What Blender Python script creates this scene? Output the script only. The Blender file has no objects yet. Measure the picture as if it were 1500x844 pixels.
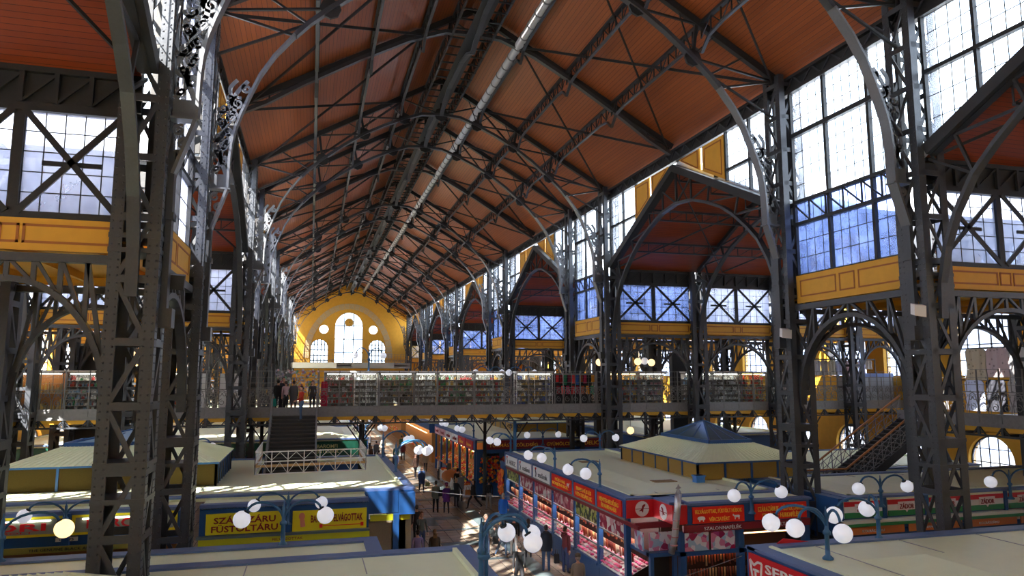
import bpy, bmesh, math, random
from mathutils import Vector, Matrix
SC = bpy.context.scene
COL = SC.collection
RND = random.Random(11)
pi = math.pi
# ------------------------------------------------------------------ camera
cam_d = bpy.data.cameras.new('camera')
cam = bpy.data.objects.new('camera', cam_d); COL.objects.link(cam)
cam_d.sensor_fit = 'HORIZONTAL'; cam_d.sensor_width = 36.0
cam_d.lens = 36.0 * 1040.0 / 1500.0
cam_d.clip_end = 600
YAW = math.atan(295.0 / 1048.0); PIT = math.radians(7.07)
cam.location = (0, 0, 7.6)
cam.rotation_euler = (pi / 2 + PIT, 0, -YAW)
SC.camera = cam
# ------------------------------------------------------------------ light
SC.view_settings.view_transform = 'Standard'
SC.view_settings.look = 'None'
SC.view_settings.gamma = 1.0
SC.view_settings.use_curve_mapping = False
SC.view_settings.exposure = 0.36
w = bpy.data.worlds.new('world'); SC.world = w
w.use_nodes = True
bgn = w.node_tree.nodes['Background']
bgn.inputs[0].default_value = (0.74, 0.87, 1.0, 1)
bgn.inputs[1].default_value = 5.5
sd = bpy.data.lights.new('sun', 'SUN'); sd.energy = 55; sd.angle = 0.012; sd.color = (1, 0.94, 0.84)
sun = bpy.data.objects.new('sun', sd); COL.objects.link(sun)
sun.rotation_euler = Vector((-0.5, -0.5, 0.7)).to_track_quat('Z', 'Y').to_euler()
SC.cycles.max_bounces = 9
SC.cycles.diffuse_bounces = 5
SC.cycles.glossy_bounces = 3
SC.cycles.transmission_bounces = 4
SC.cycles.transparent_max_bounces = 24
SC.cycles.sample_clamp_indirect = 8
SC.cycles.caustics_reflective = False
SC.cycles.caustics_refractive = False
# ------------------------------------------------------------------ helpers
class MB:
    def __init__(s): s.v = []; s.f = []; s.mi = []; s.sm = []
    def face(s, idx, mi=0, sm=False): s.f.append(tuple(idx)); s.mi.append(mi); s.sm.append(sm)
    def poly(s, pts, mi=0):
        n = len(s.v); s.v += [tuple(p) for p in pts]; s.face(range(n, n + len(pts)), mi)
    def box(s, x0, x1, y0, y1, z0, z1, mi=0):
        n = len(s.v)
        s.v += [(x0,y0,z0),(x1,y0,z0),(x1,y1,z0),(x0,y1,z0),(x0,y0,z1),(x1,y0,z1),(x1,y1,z1),(x0,y1,z1)]
        for q in ((0,3,2,1),(4,5,6,7),(0,1,5,4),(1,2,6,5),(2,3,7,6),(3,0,4,7)):
            s.face([n + i for i in q], mi)
        return s
    def bar(s, p, q, a, b=None, up=(0, 0, 1), mi=0):
        """rectangular bar from p to q, width a (sideways) and depth b (along up)"""
        b = a if b is None else b
        p = Vector(p); q = Vector(q); d = q - p
        if d.length < 1e-6: return s
        d.normalize(); u = Vector(up)
        if abs(d.dot(u)) > 0.98: u = Vector((0, 1, 0)) if abs(d.y) < .9 else Vector((1, 0, 0))
        sd_ = d.cross(u).normalized(); u = sd_.cross(d).normalized()
        n = len(s.v)
        for c in (p, q):
            for i, j in ((-1,-1),(1,-1),(1,1),(-1,1)):
                s.v.append(tuple(c + sd_ * (i * a / 2) + u * (j * b / 2)))
        for k in ((0,1,2,3),(7,6,5,4),(0,4,5,1),(1,5,6,2),(2,6,7,3),(3,7,4,0)):
            s.face([n + i for i in k], mi)
        return s
    def chain(s, pts, a, b=None, up=(0, 0, 1), mi=0):
        for p, q in zip(pts[:-1], pts[1:]): s.bar(p, q, a, b, up, mi)
        return s
    def ribbon(s, pts, w, t, nrm, mi=0):
        """flat strip following pts, width w in the plane normal to nrm, thickness t along nrm"""
        nrm = Vector(nrm).normalized(); P = [Vector(p) for p in pts]; n0 = len(s.v); N = len(P)
        for i, p in enumerate(P):
            d = (P[min(i+1, N-1)] - P[max(i-1, 0)]).normalized(); sd_ = d.cross(nrm)
            ww = w(i / (N - 1)) if callable(w) else w
            for e, h in ((-1,-1),(1,-1),(1,1),(-1,1)): s.v.append(tuple(p + sd_ * e * ww / 2 + nrm * h * t / 2))
        for i in range(N - 1):
            a = n0 + 4 * i
            for k in range(4): s.face((a + k, a + (k+1) % 4, a + 4 + (k+1) % 4, a + 4 + k), mi)
        s.face((n0+3, n0+2, n0+1, n0), mi); e = n0 + 4*(N-1); s.face((e, e+1, e+2, e+3), mi)
        return s
    def tube(s, pts, r, n=8, mi=0, cap=True):
        P = [Vector(p) for p in pts]; n0 = len(s.v); N = len(P); prev = None
        for i, p in enumerate(P):
            d = (P[min(i+1, N-1)] - P[max(i-1, 0)]).normalized()
            if prev is None:
                a = d.cross(Vector((0,0,1)));
                if a.length < .1: a = d.cross(Vector((1,0,0)))
            else: a = prev - d * prev.dot(d)
            a.normalize(); prev = a; b = d.cross(a)
            rr = r[i] if isinstance(r, (list, tuple)) else r
            for k in range(n):
                t = 2 * pi * k / n; s.v.append(tuple(p + a * (math.cos(t) * rr) + b * (math.sin(t) * rr)))
        for i in range(N - 1):
            for k in range(n):
                a = n0 + i*n + k; b = n0 + i*n + (k+1) % n
                s.face((a, b, b + n, a + n), mi, True)
        if cap:
            s.face([n0 + k for k in reversed(range(n))], mi); s.face([n0 + (N-1)*n + k for k in range(n)], mi)
        return s
    def lathe(s, prof, c=(0, 0, 0), n=12, mi=0, sm=True):
        n0 = len(s.v)
        for r, z in prof:
            for k in range(n):
                t = 2*pi*k/n; s.v.append((c[0] + r*math.cos(t), c[1] + r*math.sin(t), c[2] + z))
        for i in range(len(prof) - 1):
            for k in range(n):
                a = n0 + i*n + k; b = n0 + i*n + (k+1) % n
                s.face((a, b, b + n, a + n), mi, sm)
        s.face([n0 + k for k in reversed(range(n))], mi); s.face([n0 + (len(prof)-1)*n + k for k in range(n)], mi)
        return s
    def ball(s, c, r, n=12, m=8, mi=0, sc=(1, 1, 1)):
        n0 = len(s.v); c = Vector(c)
        for i in range(1, m):
            a = pi * i / m
            for k in range(n):
                t = 2*pi*k/n
                s.v.append((c.x + r*sc[0]*math.sin(a)*math.cos(t), c.y + r*sc[1]*math.sin(a)*math.sin(t), c.z + r*sc[2]*math.cos(a)))
        s.v.append((c.x, c.y, c.z + r*sc[2])); top = len(s.v) - 1
        s.v.append((c.x, c.y, c.z - r*sc[2])); bot = len(s.v) - 1
        for i in range(m - 2):
            for k in range(n):
                a = n0 + i*n + k; b = n0 + i*n + (k+1) % n
                s.face((a, a + n, b + n, b), mi, True)
        for k in range(n):
            s.face((top, n0 + k, n0 + (k+1) % n), mi, True)
            e = n0 + (m-2)*n; s.face((bot, e + (k+1) % n, e + k), mi, True)
        return s
    def prism(s, poly, o, ax, ay, t, mi=0):
        """2D polygon (a,b)->o+a*ax+b*ay extruded by vector t"""
        o = Vector(o); ax = Vector(ax); ay = Vector(ay); t = Vector(t); n = len(s.v); N = len(poly)
        P = [o + ax*a + ay*b for a, b in poly]
        s.v += [tuple(p) for p in P] + [tuple(p + t) for p in P]
        flip = (ax.cross(ay)).dot(t) > 0
        s.face([n + i for i in (reversed(range(N)) if flip else range(N))], mi)
        s.face([n + N + i for i in (range(N) if flip else reversed(range(N)))], mi)
        for i in range(N):
            j = (i + 1) % N
            s.face((n+i, n+j, n+N+j, n+N+i) if flip else (n+j, n+i, n+N+i, n+N+j), mi)
        return s
    def mesh(s, name, mats):
        me = bpy.data.meshes.new(name)
        me.from_pydata(s.v, [], s.f)
        mats = mats if isinstance(mats, (list, tuple)) else [mats]
        for m_ in mats: me.materials.append(m_)
        if len(mats) > 1: me.polygons.foreach_set('material_index', s.mi)
        if any(s.sm): me.polygons.foreach_set('use_smooth', s.sm)
        me.update(); return me
def link(name, me, parent=None, loc=(0,0,0), rot=(0,0,0), scale=(1,1,1), stuff=False, label=None):
    o = bpy.data.objects.new(name, me); COL.objects.link(o)
    o.parent = parent; o.location = loc; o.rotation_euler = rot; o.scale = scale
    if stuff: o['kind'] = 'stuff'
    if label: o['label'] = label
    return o
def part(name, mb, mat, parent=None, world=False, stuff=False, label=None):
    """mesh part; world=True: vertices are given in world coordinates"""
    me = mb.mesh(name, mat); o = link(name, me, parent, stuff=stuff, label=label)
    if world and parent is not None:
        p = parent; off = Vector((0,0,0))
        while p is not None: off += Vector(p.location); p = p.parent
        o.location = -off
    return o
def tag(o, label, cat=None, group=None, kind=None):
    o['label'] = label
    if cat: o['category'] = cat
    if group: o['group'] = group
    if kind: o['kind'] = kind
    return o
def thing(name, label, cat, loc=(0,0,0), rz=0, group=None, kind=None):
    o = bpy.data.objects.new(name, None); COL.objects.link(o)
    o.location = loc; o.rotation_euler = (0,0,rz); o.empty_display_size = .2
    return tag(o, label, cat, group, kind)
def solo(name, mb, mat, label, cat, group=None, kind=None):
    o = link(name, mb.mesh(name, mat)); return tag(o, label, cat, group, kind)
def dup(root, loc=None, rz=None, label=None, group=None, scale=None):
    r = root.copy(); COL.objects.link(r)
    if loc is not None: r.location = loc
    if rz is not None: r.rotation_euler = (0, 0, rz)
    if scale: r.scale = scale
    if label: r['label'] = label
    if group: r['group'] = group
    def rec(a, b):
        for ch in list(a.children):
            c = ch.copy(); COL.objects.link(c); c.parent = b; rec(ch, c)
    rec(root, r); return r
# ------------------------------------------------------------------ materials
def nm(name):
    m = bpy.data.materials.new(name); m.use_nodes = True
    nt = m.node_tree; return m, nt, nt.nodes['Principled BSDF']
def plain(name, c, rough=.6, metal=0, bump=0, bscale=30, var=0, spec=.5, coat=0):
    m, nt, b = nm(name)
    b.inputs['Base Color'].default_value = (*c, 1); b.inputs['Roughness'].default_value = rough
    b.inputs['Metallic'].default_value = metal; b.inputs['Specular IOR Level'].default_value = spec
    if coat: b.inputs['Coat Weight'].default_value = coat
    if var or bump:
        g = nt.nodes.new('ShaderNodeNewGeometry'); n = nt.nodes.new('ShaderNodeTexNoise')
        n.inputs['Scale'].default_value = bscale; n.inputs['Detail'].default_value = 4
        nt.links.new(g.outputs['Position'], n.inputs['Vector'])
        if var:
            r = nt.nodes.new('ShaderNodeMix'); r.data_type = 'RGBA'
            r.inputs[6].default_value = (*[x*(1-var) for x in c], 1)
            r.inputs[7].default_value = (*[min(1, x*(1+var)) for x in c], 1)
            nt.links.new(n.outputs[0], r.inputs[0]); nt.links.new(r.outputs[2], b.inputs['Base Color'])
        if bump:
            bp = nt.nodes.new('ShaderNodeBump'); bp.inputs['Strength'].default_value = bump; bp.inputs['Distance'].default_value = .01
            nt.links.new(n.outputs[0], bp.inputs['Height']); nt.links.new(bp.outputs[0], b.inputs['Normal'])
    return m
def glow(name, c, s, base=None):
    m, nt, b = nm(name)
    b.inputs['Base Color'].default_value = (*(base or c), 1); b.inputs['Roughness'].default_value = .25
    b.inputs['Emission Color'].default_value = (*c, 1); b.inputs['Emission Strength'].default_value = s
    return m
def boards(name, c1, c2, axis, pitch, stretch):
    m, nt, b = nm(name); N = nt.nodes; L = nt.links
    g = N.new('ShaderNodeNewGeometry'); sp = N.new('ShaderNodeSeparateXYZ'); L.new(g.outputs['Position'], sp.inputs[0])
    mu = N.new('ShaderNodeMath'); mu.operation = 'MULTIPLY'; mu.inputs[1].default_value = 1 / pitch; L.new(sp.outputs[axis], mu.inputs[0])
    fr = N.new('ShaderNodeMath'); fr.operation = 'FRACT'; L.new(mu.outputs[0], fr.inputs[0])
    fl = N.new('ShaderNodeMath'); fl.operation = 'FLOOR'; L.new(mu.outputs[0], fl.inputs[0])
    gr = N.new('ShaderNodeMath'); gr.operation = 'GREATER_THAN'; gr.inputs[1].default_value = .9; L.new(fr.outputs[0], gr.inputs[0])
    wn = N.new('ShaderNodeTexWhiteNoise'); wn.noise_dimensions = '1D'; L.new(fl.outputs[0], wn.inputs['W'])
    mp = N.new('ShaderNodeMapping'); mp.inputs['Scale'].default_value = stretch; L.new(g.outputs['Position'], mp.inputs[0])
    no = N.new('ShaderNodeTexNoise'); no.inputs['Scale'].default_value = 1; no.inputs['Detail'].default_value = 5; L.new(mp.outputs[0], no.inputs['Vector'])
    ad = N.new('ShaderNodeMath'); ad.operation = 'MULTIPLY_ADD'; ad.inputs[1].default_value = .3; L.new(wn.outputs[0], ad.inputs[0])
    s2 = N.new('ShaderNodeMath'); s2.operation = 'MULTIPLY'; s2.inputs[1].default_value = .8; L.new(no.outputs[0], s2.inputs[0]); L.new(s2.outputs[0], ad.inputs[2])
    mx = N.new('ShaderNodeMix'); mx.data_type = 'RGBA'; mx.inputs[6].default_value = (*c1, 1); mx.inputs[7].default_value = (*c2, 1); L.new(ad.outputs[0], mx.inputs[0])
    m2 = N.new('ShaderNodeMix'); m2.data_type = 'RGBA'; m2.inputs[7].default_value = (*[x*.45 for x in c1], 1)
    L.new(mx.outputs[2], m2.inputs[6]); L.new(gr.outputs[0], m2.inputs[0]); L.new(m2.outputs[2], b.inputs['Base Color'])
    b.inputs['Roughness'].default_value = .42; b.inputs['Specular IOR Level'].default_value = .38
    bp = N.new('ShaderNodeBump'); bp.inputs['Strength'].default_value = .5; bp.inputs['Distance'].default_value = .01; bp.invert = True
    L.new(gr.outputs[0], bp.inputs['Height']); L.new(bp.outputs[0], b.inputs['Normal'])
    return m
def glassmat(name, tint, trans, transl, dirt=.0, rough=.08):
    """window pane: mostly see-through, part dusty translucent film, a little gloss"""
    m = bpy.data.materials.new(name); m.use_nodes = True; nt = m.node_tree; N = nt.nodes; L = nt.links
    for n in list(N): N.remove(n)
    out = N.new('ShaderNodeOutputMaterial')
    t = N.new('ShaderNodeBsdfTransparent'); t.inputs[0].default_value = (*tint, 1)
    d = N.new('ShaderNodeBsdfTranslucent'); d.inputs[0].default_value = (*transl, 1)
    gl = N.new('ShaderNodeBsdfGlossy'); gl.inputs['Roughness'].default_value = rough
    m1 = N.new('ShaderNodeMixShader'); m2 = N.new('ShaderNodeMixShader')
    m1.inputs[0].default_value = 1 - trans
    if dirt:
        g = N.new('ShaderNodeNewGeometry'); no = N.new('ShaderNodeTexNoise'); no.inputs['Scale'].default_value = 1.3; no.inputs['Detail'].default_value = 5
        L.new(g.outputs['Position'], no.inputs['Vector'])
        mr = N.new('ShaderNodeMapRange'); mr.inputs[1].default_value = .3; mr.inputs[2].default_value = .7
        mr.inputs[3].default_value = max(0, 1-trans-dirt); mr.inputs[4].default_value = min(1, 1-trans+dirt)
        L.new(no.outputs[0], mr.inputs[0]); L.new(mr.outputs[0], m1.inputs[0])
    L.new(t.outputs[0], m1.inputs[1]); L.new(d.outputs[0], m1.inputs[2])
    lw = N.new('ShaderNodeLayerWeight'); lw.inputs[0].default_value = .5
    fr = N.new('ShaderNodeMath'); fr.operation = 'POWER'; fr.inputs[1].default_value = 5; L.new(lw.outputs['Facing'], fr.inputs[0])
    f2 = N.new('ShaderNodeMath'); f2.operation = 'MULTIPLY_ADD'; f2.inputs[1].default_value = .6; f2.inputs[2].default_value = .03; L.new(fr.outputs[0], f2.inputs[0])
    L.new(f2.outputs[0], m2.inputs[0]); L.new(m1.outputs[0], m2.inputs[1]); L.new(gl.outputs[0], m2.inputs[2])
    L.new(m2.outputs[0], out.inputs[0]); return m
IRON = plain('grey_iron_paint', (.045, .048, .055), .4, 0, .25, 18, .25, .5)
IRON_B = plain('blue_black_iron_paint', (.05, .056, .07), .45, 0, .25, 14, .3, .5)
IRON_L = plain('sun_lightened_iron_paint', (.13, .135, .145), .35, 0, .15, 18, .15, .5)  # the iron paint lightened for the brackets, sunlight put into the colour
IRON_D = plain('dark_iron_paint', (.024, .024, .025), .5, 0, .2, 20, .25, .4)
RAILM = plain('railing_grey_paint', (.2, .195, .19), .5, 0, .1, 20, .15)
RAILW = plain('white_railing_paint', (.8, .8, .78), .5)
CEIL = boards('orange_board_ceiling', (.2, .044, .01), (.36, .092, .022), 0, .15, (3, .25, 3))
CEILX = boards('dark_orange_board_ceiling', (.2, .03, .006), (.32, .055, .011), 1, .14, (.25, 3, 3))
YEL = plain('yellow_plaster', (.78, .4, .035), .7, 0, .05, 3, .12)
YELP = plain('yellow_panel_paint', (.72, .36, .03), .6, 0, .1, 4, .1)
BROWNL = plain('brown_panel_line', (.38, .12, .02), .6)
STONE = plain('pale_stone', (.6, .42, .2), .8, 0, .3, 6, .2)
CREAM = plain('cream_roof_sheet', (.86, .9, .62), .42, 0, .05, 3, .05)
ROOFTOP = plain('pale_metal_roofing', (.75, .78, .84), .6)
GREYR = plain('grey_roof_flashing', (.36, .36, .34), .5, 0, .1, 4, .1)
BLUE = plain('deep_blue_paint', (.018, .085, .25), .4, 0, 0, 5, .1)
BLUEF = plain('slate_blue_fascia', (.11, .17, .34), .45, 0, 0, 4, .12)
LAMPB = plain('lamp_blue_paint', (.035, .13, .27), .35, .1)
RED = plain('red_sign_paint', (.6, .012, .02), .4)
REDB = plain('bright_red_sign', (.8, .02, .008), .4)
DRED = plain('dark_red_sign', (.22, .01, .025), .45)
WHITE = plain('white_paint', (.8, .8, .78), .45)
GREEN = plain('green_paint', (.03, .25, .08), .45)
DGREEN = plain('dark_green_paint', (.01, .09, .05), .45)
LIME = plain('lime_yellow_paint', (.62, .64, .02), .45)
YSIGN = plain('yellow_sign_face', (.85, .74, .02), .4)
GOLD = plain('golden_lettering', (1, .6, .06), .4)
MAROON = plain('maroon_lettering', (.25, .008, .012), .5)
BLACK = plain('black_paint', (.012, .012, .014), .5)
WOODR = plain('varnished_handrail', (.42, .16, .04), .35)
STAIRM = plain('stair_tread_stone', (.055, .045, .042), .6, 0, .1, 20, .2)
GLOBE = glow('opal_globe_glass', (.85, .88, 1), .35, (.85, .86, .9))
GLOBEL = glow('lit_globe_glass', (1, .7, .34), 1.3, (.9, .8, .6))
PANE = glassmat('dusty_window_pane', (.95, .97, 1), .88, (.82, .84, .9), .08)
PANED = glassmat('hazy_window_pane', (.9, .93, 1), .48, (.36, .38, .48), .12)
PANEB = glassmat('bluish_dusty_pane', (.58, .66, .92), .7, (.42, .5, .74), .2)
CLEAR = glassmat('clear_display_glass', (.93, .96, .95), .97, (.8, .8, .8), 0, .03)
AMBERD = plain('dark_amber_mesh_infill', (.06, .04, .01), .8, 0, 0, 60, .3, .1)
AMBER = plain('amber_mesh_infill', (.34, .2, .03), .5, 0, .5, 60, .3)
GALF = plain('gallery_fascia_grey', (.23, .22, .22), .6, 0, .2, 8, .25)
YVAULT = plain('yellow_vault_plaster', (.8, .42, .03), .6)
# ================================================================== main dimensions
XC = 6.725; XL = -3.55; XR = 17.0; EAVE = 18.88
BAYS = [(16.3 + 22.6 * k, 22.3 + 22.6 * k) for k in range(-1, 6)]      # narrow bays (tower centres)
YEND = 133.5; YBACK = -6.7
XOL = -17.8; XOR = 38.5
def roofz(off): return 24.8 - .575 * abs(off)
ORD = ['first', 'second', 'third', 'fourth', 'fifth', 'sixth', 'seventh', 'eighth', 'ninth', 'tenth', 'eleventh', 'twelfth', 'thirteenth', 'fourteenth', 'fifteenth', 'sixteenth', 'seventeenth', 'eighteenth', 'nineteenth', 'twentieth']
# ------------------------------------------------------------------ floor with inlaid strips
m, nt, b = nm('tan_floor_tiles'); N_ = nt.nodes; L_ = nt.links
g = N_.new('ShaderNodeNewGeometry'); bt = N_.new('ShaderNodeTexBrick'); L_.new(g.outputs['Position'], bt.inputs['Vector'])
bt.offset = 0; bt.inputs['Scale'].default_value = 1; bt.inputs['Brick Width'].default_value = .6; bt.inputs['Row Height'].default_value = .6
bt.inputs['Mortar Size'].default_value = .012; bt.inputs['Color1'].default_value = (.58, .46, .34, 1); bt.inputs['Color2'].default_value = (.50, .39, .28, 1)
bt.inputs['Mortar'].default_value = (.16, .12, .09, 1)
no = N_.new('ShaderNodeTexNoise'); no.inputs['Scale'].default_value = .5; no.inputs['Detail'].default_value = 5; L_.new(g.outputs['Position'], no.inputs['Vector'])
mx = N_.new('ShaderNodeMix'); mx.data_type = 'RGBA'; mx.blend_type = 'MULTIPLY'; mx.inputs[0].default_value = .35
L_.new(bt.outputs[0], mx.inputs[6]); L_.new(no.outputs[0], mx.inputs[7]); L_.new(mx.outputs[2], b.inputs['Base Color'])
b.inputs['Roughness'].default_value = .26
FLOORM = m
STRIP = plain('grey_green_floor_strip', (.09, .115, .12), .35, 0, 0, 2, .2)
fl = MB(); fl.box(XOL - .5, XOR + .5, YBACK, YEND + 6, -.2, 0)
floor = solo('floor', fl, FLOORM, 'tan stone tiled floor of the market aisle', None, kind='structure')
st = MB()
for x in (4.75, 8.9): st.box(x - .35, x + .35, 2, 130, 0, .012)
inl = []
for y in range(6, 128, 6):
    mb = MB(); mb.box(5.1, 8.55, y - .15, y + .15, 0, .012); inl.append(mb)
    mb2 = MB(); mb2.box(6.0, 8.0, y + 2.6, y + 3.3, 0, .012); inl.append(mb2)
    mb3 = MB(); mb3.box(6.0, 6.6, y + 1.2, y + 2.6, 0, .012); inl.append(mb3)
part('stone_strip', st, STRIP, floor)
for mb in inl: part('stone_strip', mb, STRIP, floor)
# exterior ground, and the pale buildings beyond the windows
gd = MB(); gd.box(-200, 230, -120, 300, -.6, -.3)
solo('ground', gd, plain('street_asphalt', (.12, .12, .12), .9), 'grey street ground around the market hall', None, kind='structure')
EXTL = plain('pale_facade', (.55, .56, .62), .8, 0, 0, .3, .15); EXTR = plain('blue_grey_facade', (.2, .25, .38), .8, 0, 0, .3, .2)
EXW = plain('facade_window_glass', (.1, .12, .18), .2)
def facade(name, label, x, y0, y1, h, side, mat):
    t = thing(name, label, 'building', (x, y0, 0))
    b_ = MB(); b_.box(0, side * 14, 0, y1 - y0, -.3, h); part('wall', b_, mat, t)
    r_ = MB(); r_.prism([(0, 0), (14 * side, 0), (10 * side, 4), (4 * side, 4)], (0, 0, h), (1, 0, 0), (0, 0, 1), (0, y1 - y0, 0)); part('roof', r_, plain('slate_roof', (.2, .2, .24), .8), t)
    wm = MB(); wm.box(-.08 * side, 0, 0, 1.6, 0, 2.4)
    me = wm.mesh('window', EXW); y = 2
    while y < y1 - y0 - 3:
        z = 2
        while z < h - 3: link('window', me, t, (0, y, z)); z += 4.2
        y += 3.6
    return t
facade('building', 'pale apartment block across the street beyond the left windows', -46, -20, 62, 15, -1, EXTL)
facade('building', 'second pale apartment block farther along beyond the left windows', -46, 68, 140, 13, -1, EXTL)
facade('building', 'blue grey building across the street beyond the right windows', 64, -20, 70, 21, 1, EXTR)
facade('building', 'second blue grey building farther along beyond the right windows', 66, 76, 150, 17, 1, EXTR)
# ------------------------------------------------------------------ nave ceiling (two slopes), cross-aisle ceilings, low bay roofs
def slab(name, quad, up, mat, label, topm=None):
    mb = MB(); u = Vector(up); n = 4; P = [Vector(p) for p in quad]
    mb.v = [tuple(p) for p in P] + [tuple(p + u) for p in P]
    mb.face((3,2,1,0)); mb.face((4,5,6,7), 1)
    for i in range(4): j = (i+1) % 4; mb.face((i, j, 4+j, 4+i), 1)
    return solo(name, mb, [mat, ROOFTOP], label, None, kind='structure')
Y0 = YBACK; Y1 = YEND + .5
for s_, nme in ((-1, 'left'), (1, 'right')):
    slab('ceiling', [(XC, Y0, 24.8), (XC, Y1, 24.8), (XC + s_*10.9, Y1, roofz(10.9)), (XC + s_*10.9, Y0, roofz(10.9))], (0, 0, .25), CEIL,
         'orange board ceiling slope on the %s of the nave' % nme)
WIDE = [(BAYS[i][1], BAYS[i+1][0]) for i in range(len(BAYS) - 1)]
for i, (a, c) in enumerate(WIDE):
    mid = (a + c) / 2
    for s_, xa, xb, nme in ((-1, XL - .15, XOL, 'left'), (1, XR + .15, XOR, 'right')):
        for e, yy in ((-1, a), (1, c)):
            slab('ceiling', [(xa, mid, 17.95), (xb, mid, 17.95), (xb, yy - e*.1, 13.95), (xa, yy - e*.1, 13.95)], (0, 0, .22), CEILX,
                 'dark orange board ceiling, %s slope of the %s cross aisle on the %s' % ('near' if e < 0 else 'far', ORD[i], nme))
for i, (a, c) in enumerate(BAYS):
    for s_, xa, xb, nme in ((-1, XL - .1, XOL, 'left'), (1, XR + .1, XOR, 'right')):
        x0, x1 = min(xa, xb), max(xa, xb); mb = MB()
        mb.box(x0, x1, a, c, 10.35, 10.5); mb.box(x0, x1, a, c, 10.501, 10.56, 1)
        for k in range(9):
            xx = x0 + (x1 - x0) * (k + .5) / 9; mb.box(xx - .06, xx + .06, a + .2, c - .2, 10.15, 10.35)
        solo('ceiling', mb, [YELP, ROOFTOP], 'low yellow ceiling with beams over the %s narrow bay on the %s' % (ORD[i], nme), None, kind='structure')
# ------------------------------------------------------------------ window helpers
_unit = MB().box(-.5, .5, -.5, .5, -.5, .5)
PANE_ME = {}
def pane_mesh(mat):
    if mat.name not in PANE_ME: PANE_ME[mat.name] = _unit.mesh('pane', mat)
    return PANE_ME[mat.name]
def clip(poly, a, b_, c):           # keep a*x+b*y>=c
    out = []
    for i in range(len(poly)):
        p, q = poly[i-1], poly[i]; fp = a*p[0]+b_*p[1]-c; fq = a*q[0]+b_*q[1]-c
        if fp >= 0: out.append(p)
        if (fp >= 0) != (fq >= 0):
            t = fp/(fp-fq); out.append((p[0]+(q[0]-p[0])*t, p[1]+(q[1]-p[1])*t))
    return out
def panes(root, plane, c, u0, u1, v0, v1, nu, nv, mat, single, thin=.022, rake=None, tmat=None):
    """grid of panes in plane 'x' or 'y' at coordinate c; rake=(a,b,c) clips in (u,v)"""
    bars = MB(); allp = MB(); tmat = tmat or IRON_D
    def P(u, v, d=0): return (c + d, u, v) if plane == 'x' else (u, c + d, v)
    du = (u1-u0)/nu; dv = (v1-v0)/nv
    for i in range(nu):
        for j in range(nv):
            a, bb, cc, dd = u0+i*du, u0+(i+1)*du, v0+j*dv, v0+(j+1)*dv
            poly = [(a, cc), (bb, cc), (bb, dd), (a, dd)]
            full = True
            if rake:
                q = clip(poly, *rake)
                if len(q) < 3: continue
                full = len(q) == 4 and all(abs(x[0]-y[0]) + abs(x[1]-y[1]) < 1e-6 for x, y in zip(sorted(q), sorted(poly))); poly = q
            if single and full:
                o = link('pane', pane_mesh(mat), root)
                o.location = Vector(P((a+bb)/2, (cc+dd)/2)) - Vector(root.location)
                o.scale = (.008, du - .01, dv - .01) if plane == 'x' else (du - .01, .008, dv - .01)
            else:
                tv = (.008, 0, 0) if plane == 'x' else (0, .008, 0)
                if single:
                    mb = MB(); mb.prism(poly, P(0, 0), (0,1,0) if plane == 'x' else (1,0,0), (0,0,1), tv); part('pane', mb, mat, root, world=True)
                else: allp.prism(poly, P(0, 0), (0,1,0) if plane == 'x' else (1,0,0), (0,0,1), tv)
    if allp.v: part('glazing', allp, mat, root, world=True, stuff=True)
    def seg(p, q):
        if rake:
            a_, b_, c_ = rake; fp = a_*p[0]+b_*p[1]-c_; fq = a_*q[0]+b_*q[1]-c_
            if fp < 0 and fq < 0: return
            if fp < 0 or fq < 0:
                t = fp/(fp-fq); r = (p[0]+(q[0]-p[0])*t, p[1]+(q[1]-p[1])*t)
                if fp < 0: p = r
                else: q = r
        bars.bar(P(*p), P(*q), thin)
    for i in range(nu + 1): seg((u0+i*du, v0), (u0+i*du, v1))
    for j in range(nv + 1): seg((u0, v0+j*dv), (u1, v0+j*dv))
    part('glazing_bar', bars, tmat, root, world=True, stuff=True)
WN = [0]
def window(label, loc):
    WN[0] += 1; return thing('window_%d' % WN[0], label, None, loc, kind='structure')
def bordered_panel(root, plane, c, u0, u1, v0, v1, side, groups):
    """yellow board with painted brown frames as thin raised strips; side = direction of the seen face"""
    def P(u, v, d=0): return (c + d, u, v) if plane == 'x' else (u, c + d, v)
    mb = MB(); ax = (0,1,0) if plane == 'x' else (1,0,0); t = (side*-.08, 0, 0) if plane == 'x' else (0, side*-.08, 0)
    mb.prism([(u0,v0),(u1,v0),(u1,v1),(u0,v1)], P(0,0), ax, (0,0,1), t)
    p_ = part('spandrel_panel', mb, YELP, root, world=True)
    ln = MB(); L = u1 - u0; h = v1 - v0
    for a, b_ in groups:
        ua, ub = u0 + L*a, u0 + L*b_; va, vb = v0 + h*.22, v1 - h*.18; w_ = .05
        for q in ((ua,ub,va,va+w_),(ua,ub,vb-w_,vb),(ua,ua+w_,va,vb),(ub-w_,ub,va,vb)):
            ln.prism([(q[0],q[2]),(q[1],q[2]),(q[1],q[3]),(q[0],q[3])], P(0,0), ax, (0,0,1), (side*.012,0,0) if plane == 'x' else (0,side*.012,0))
    o = part('panel_border', ln, BROWNL, p_, world=True)
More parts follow.
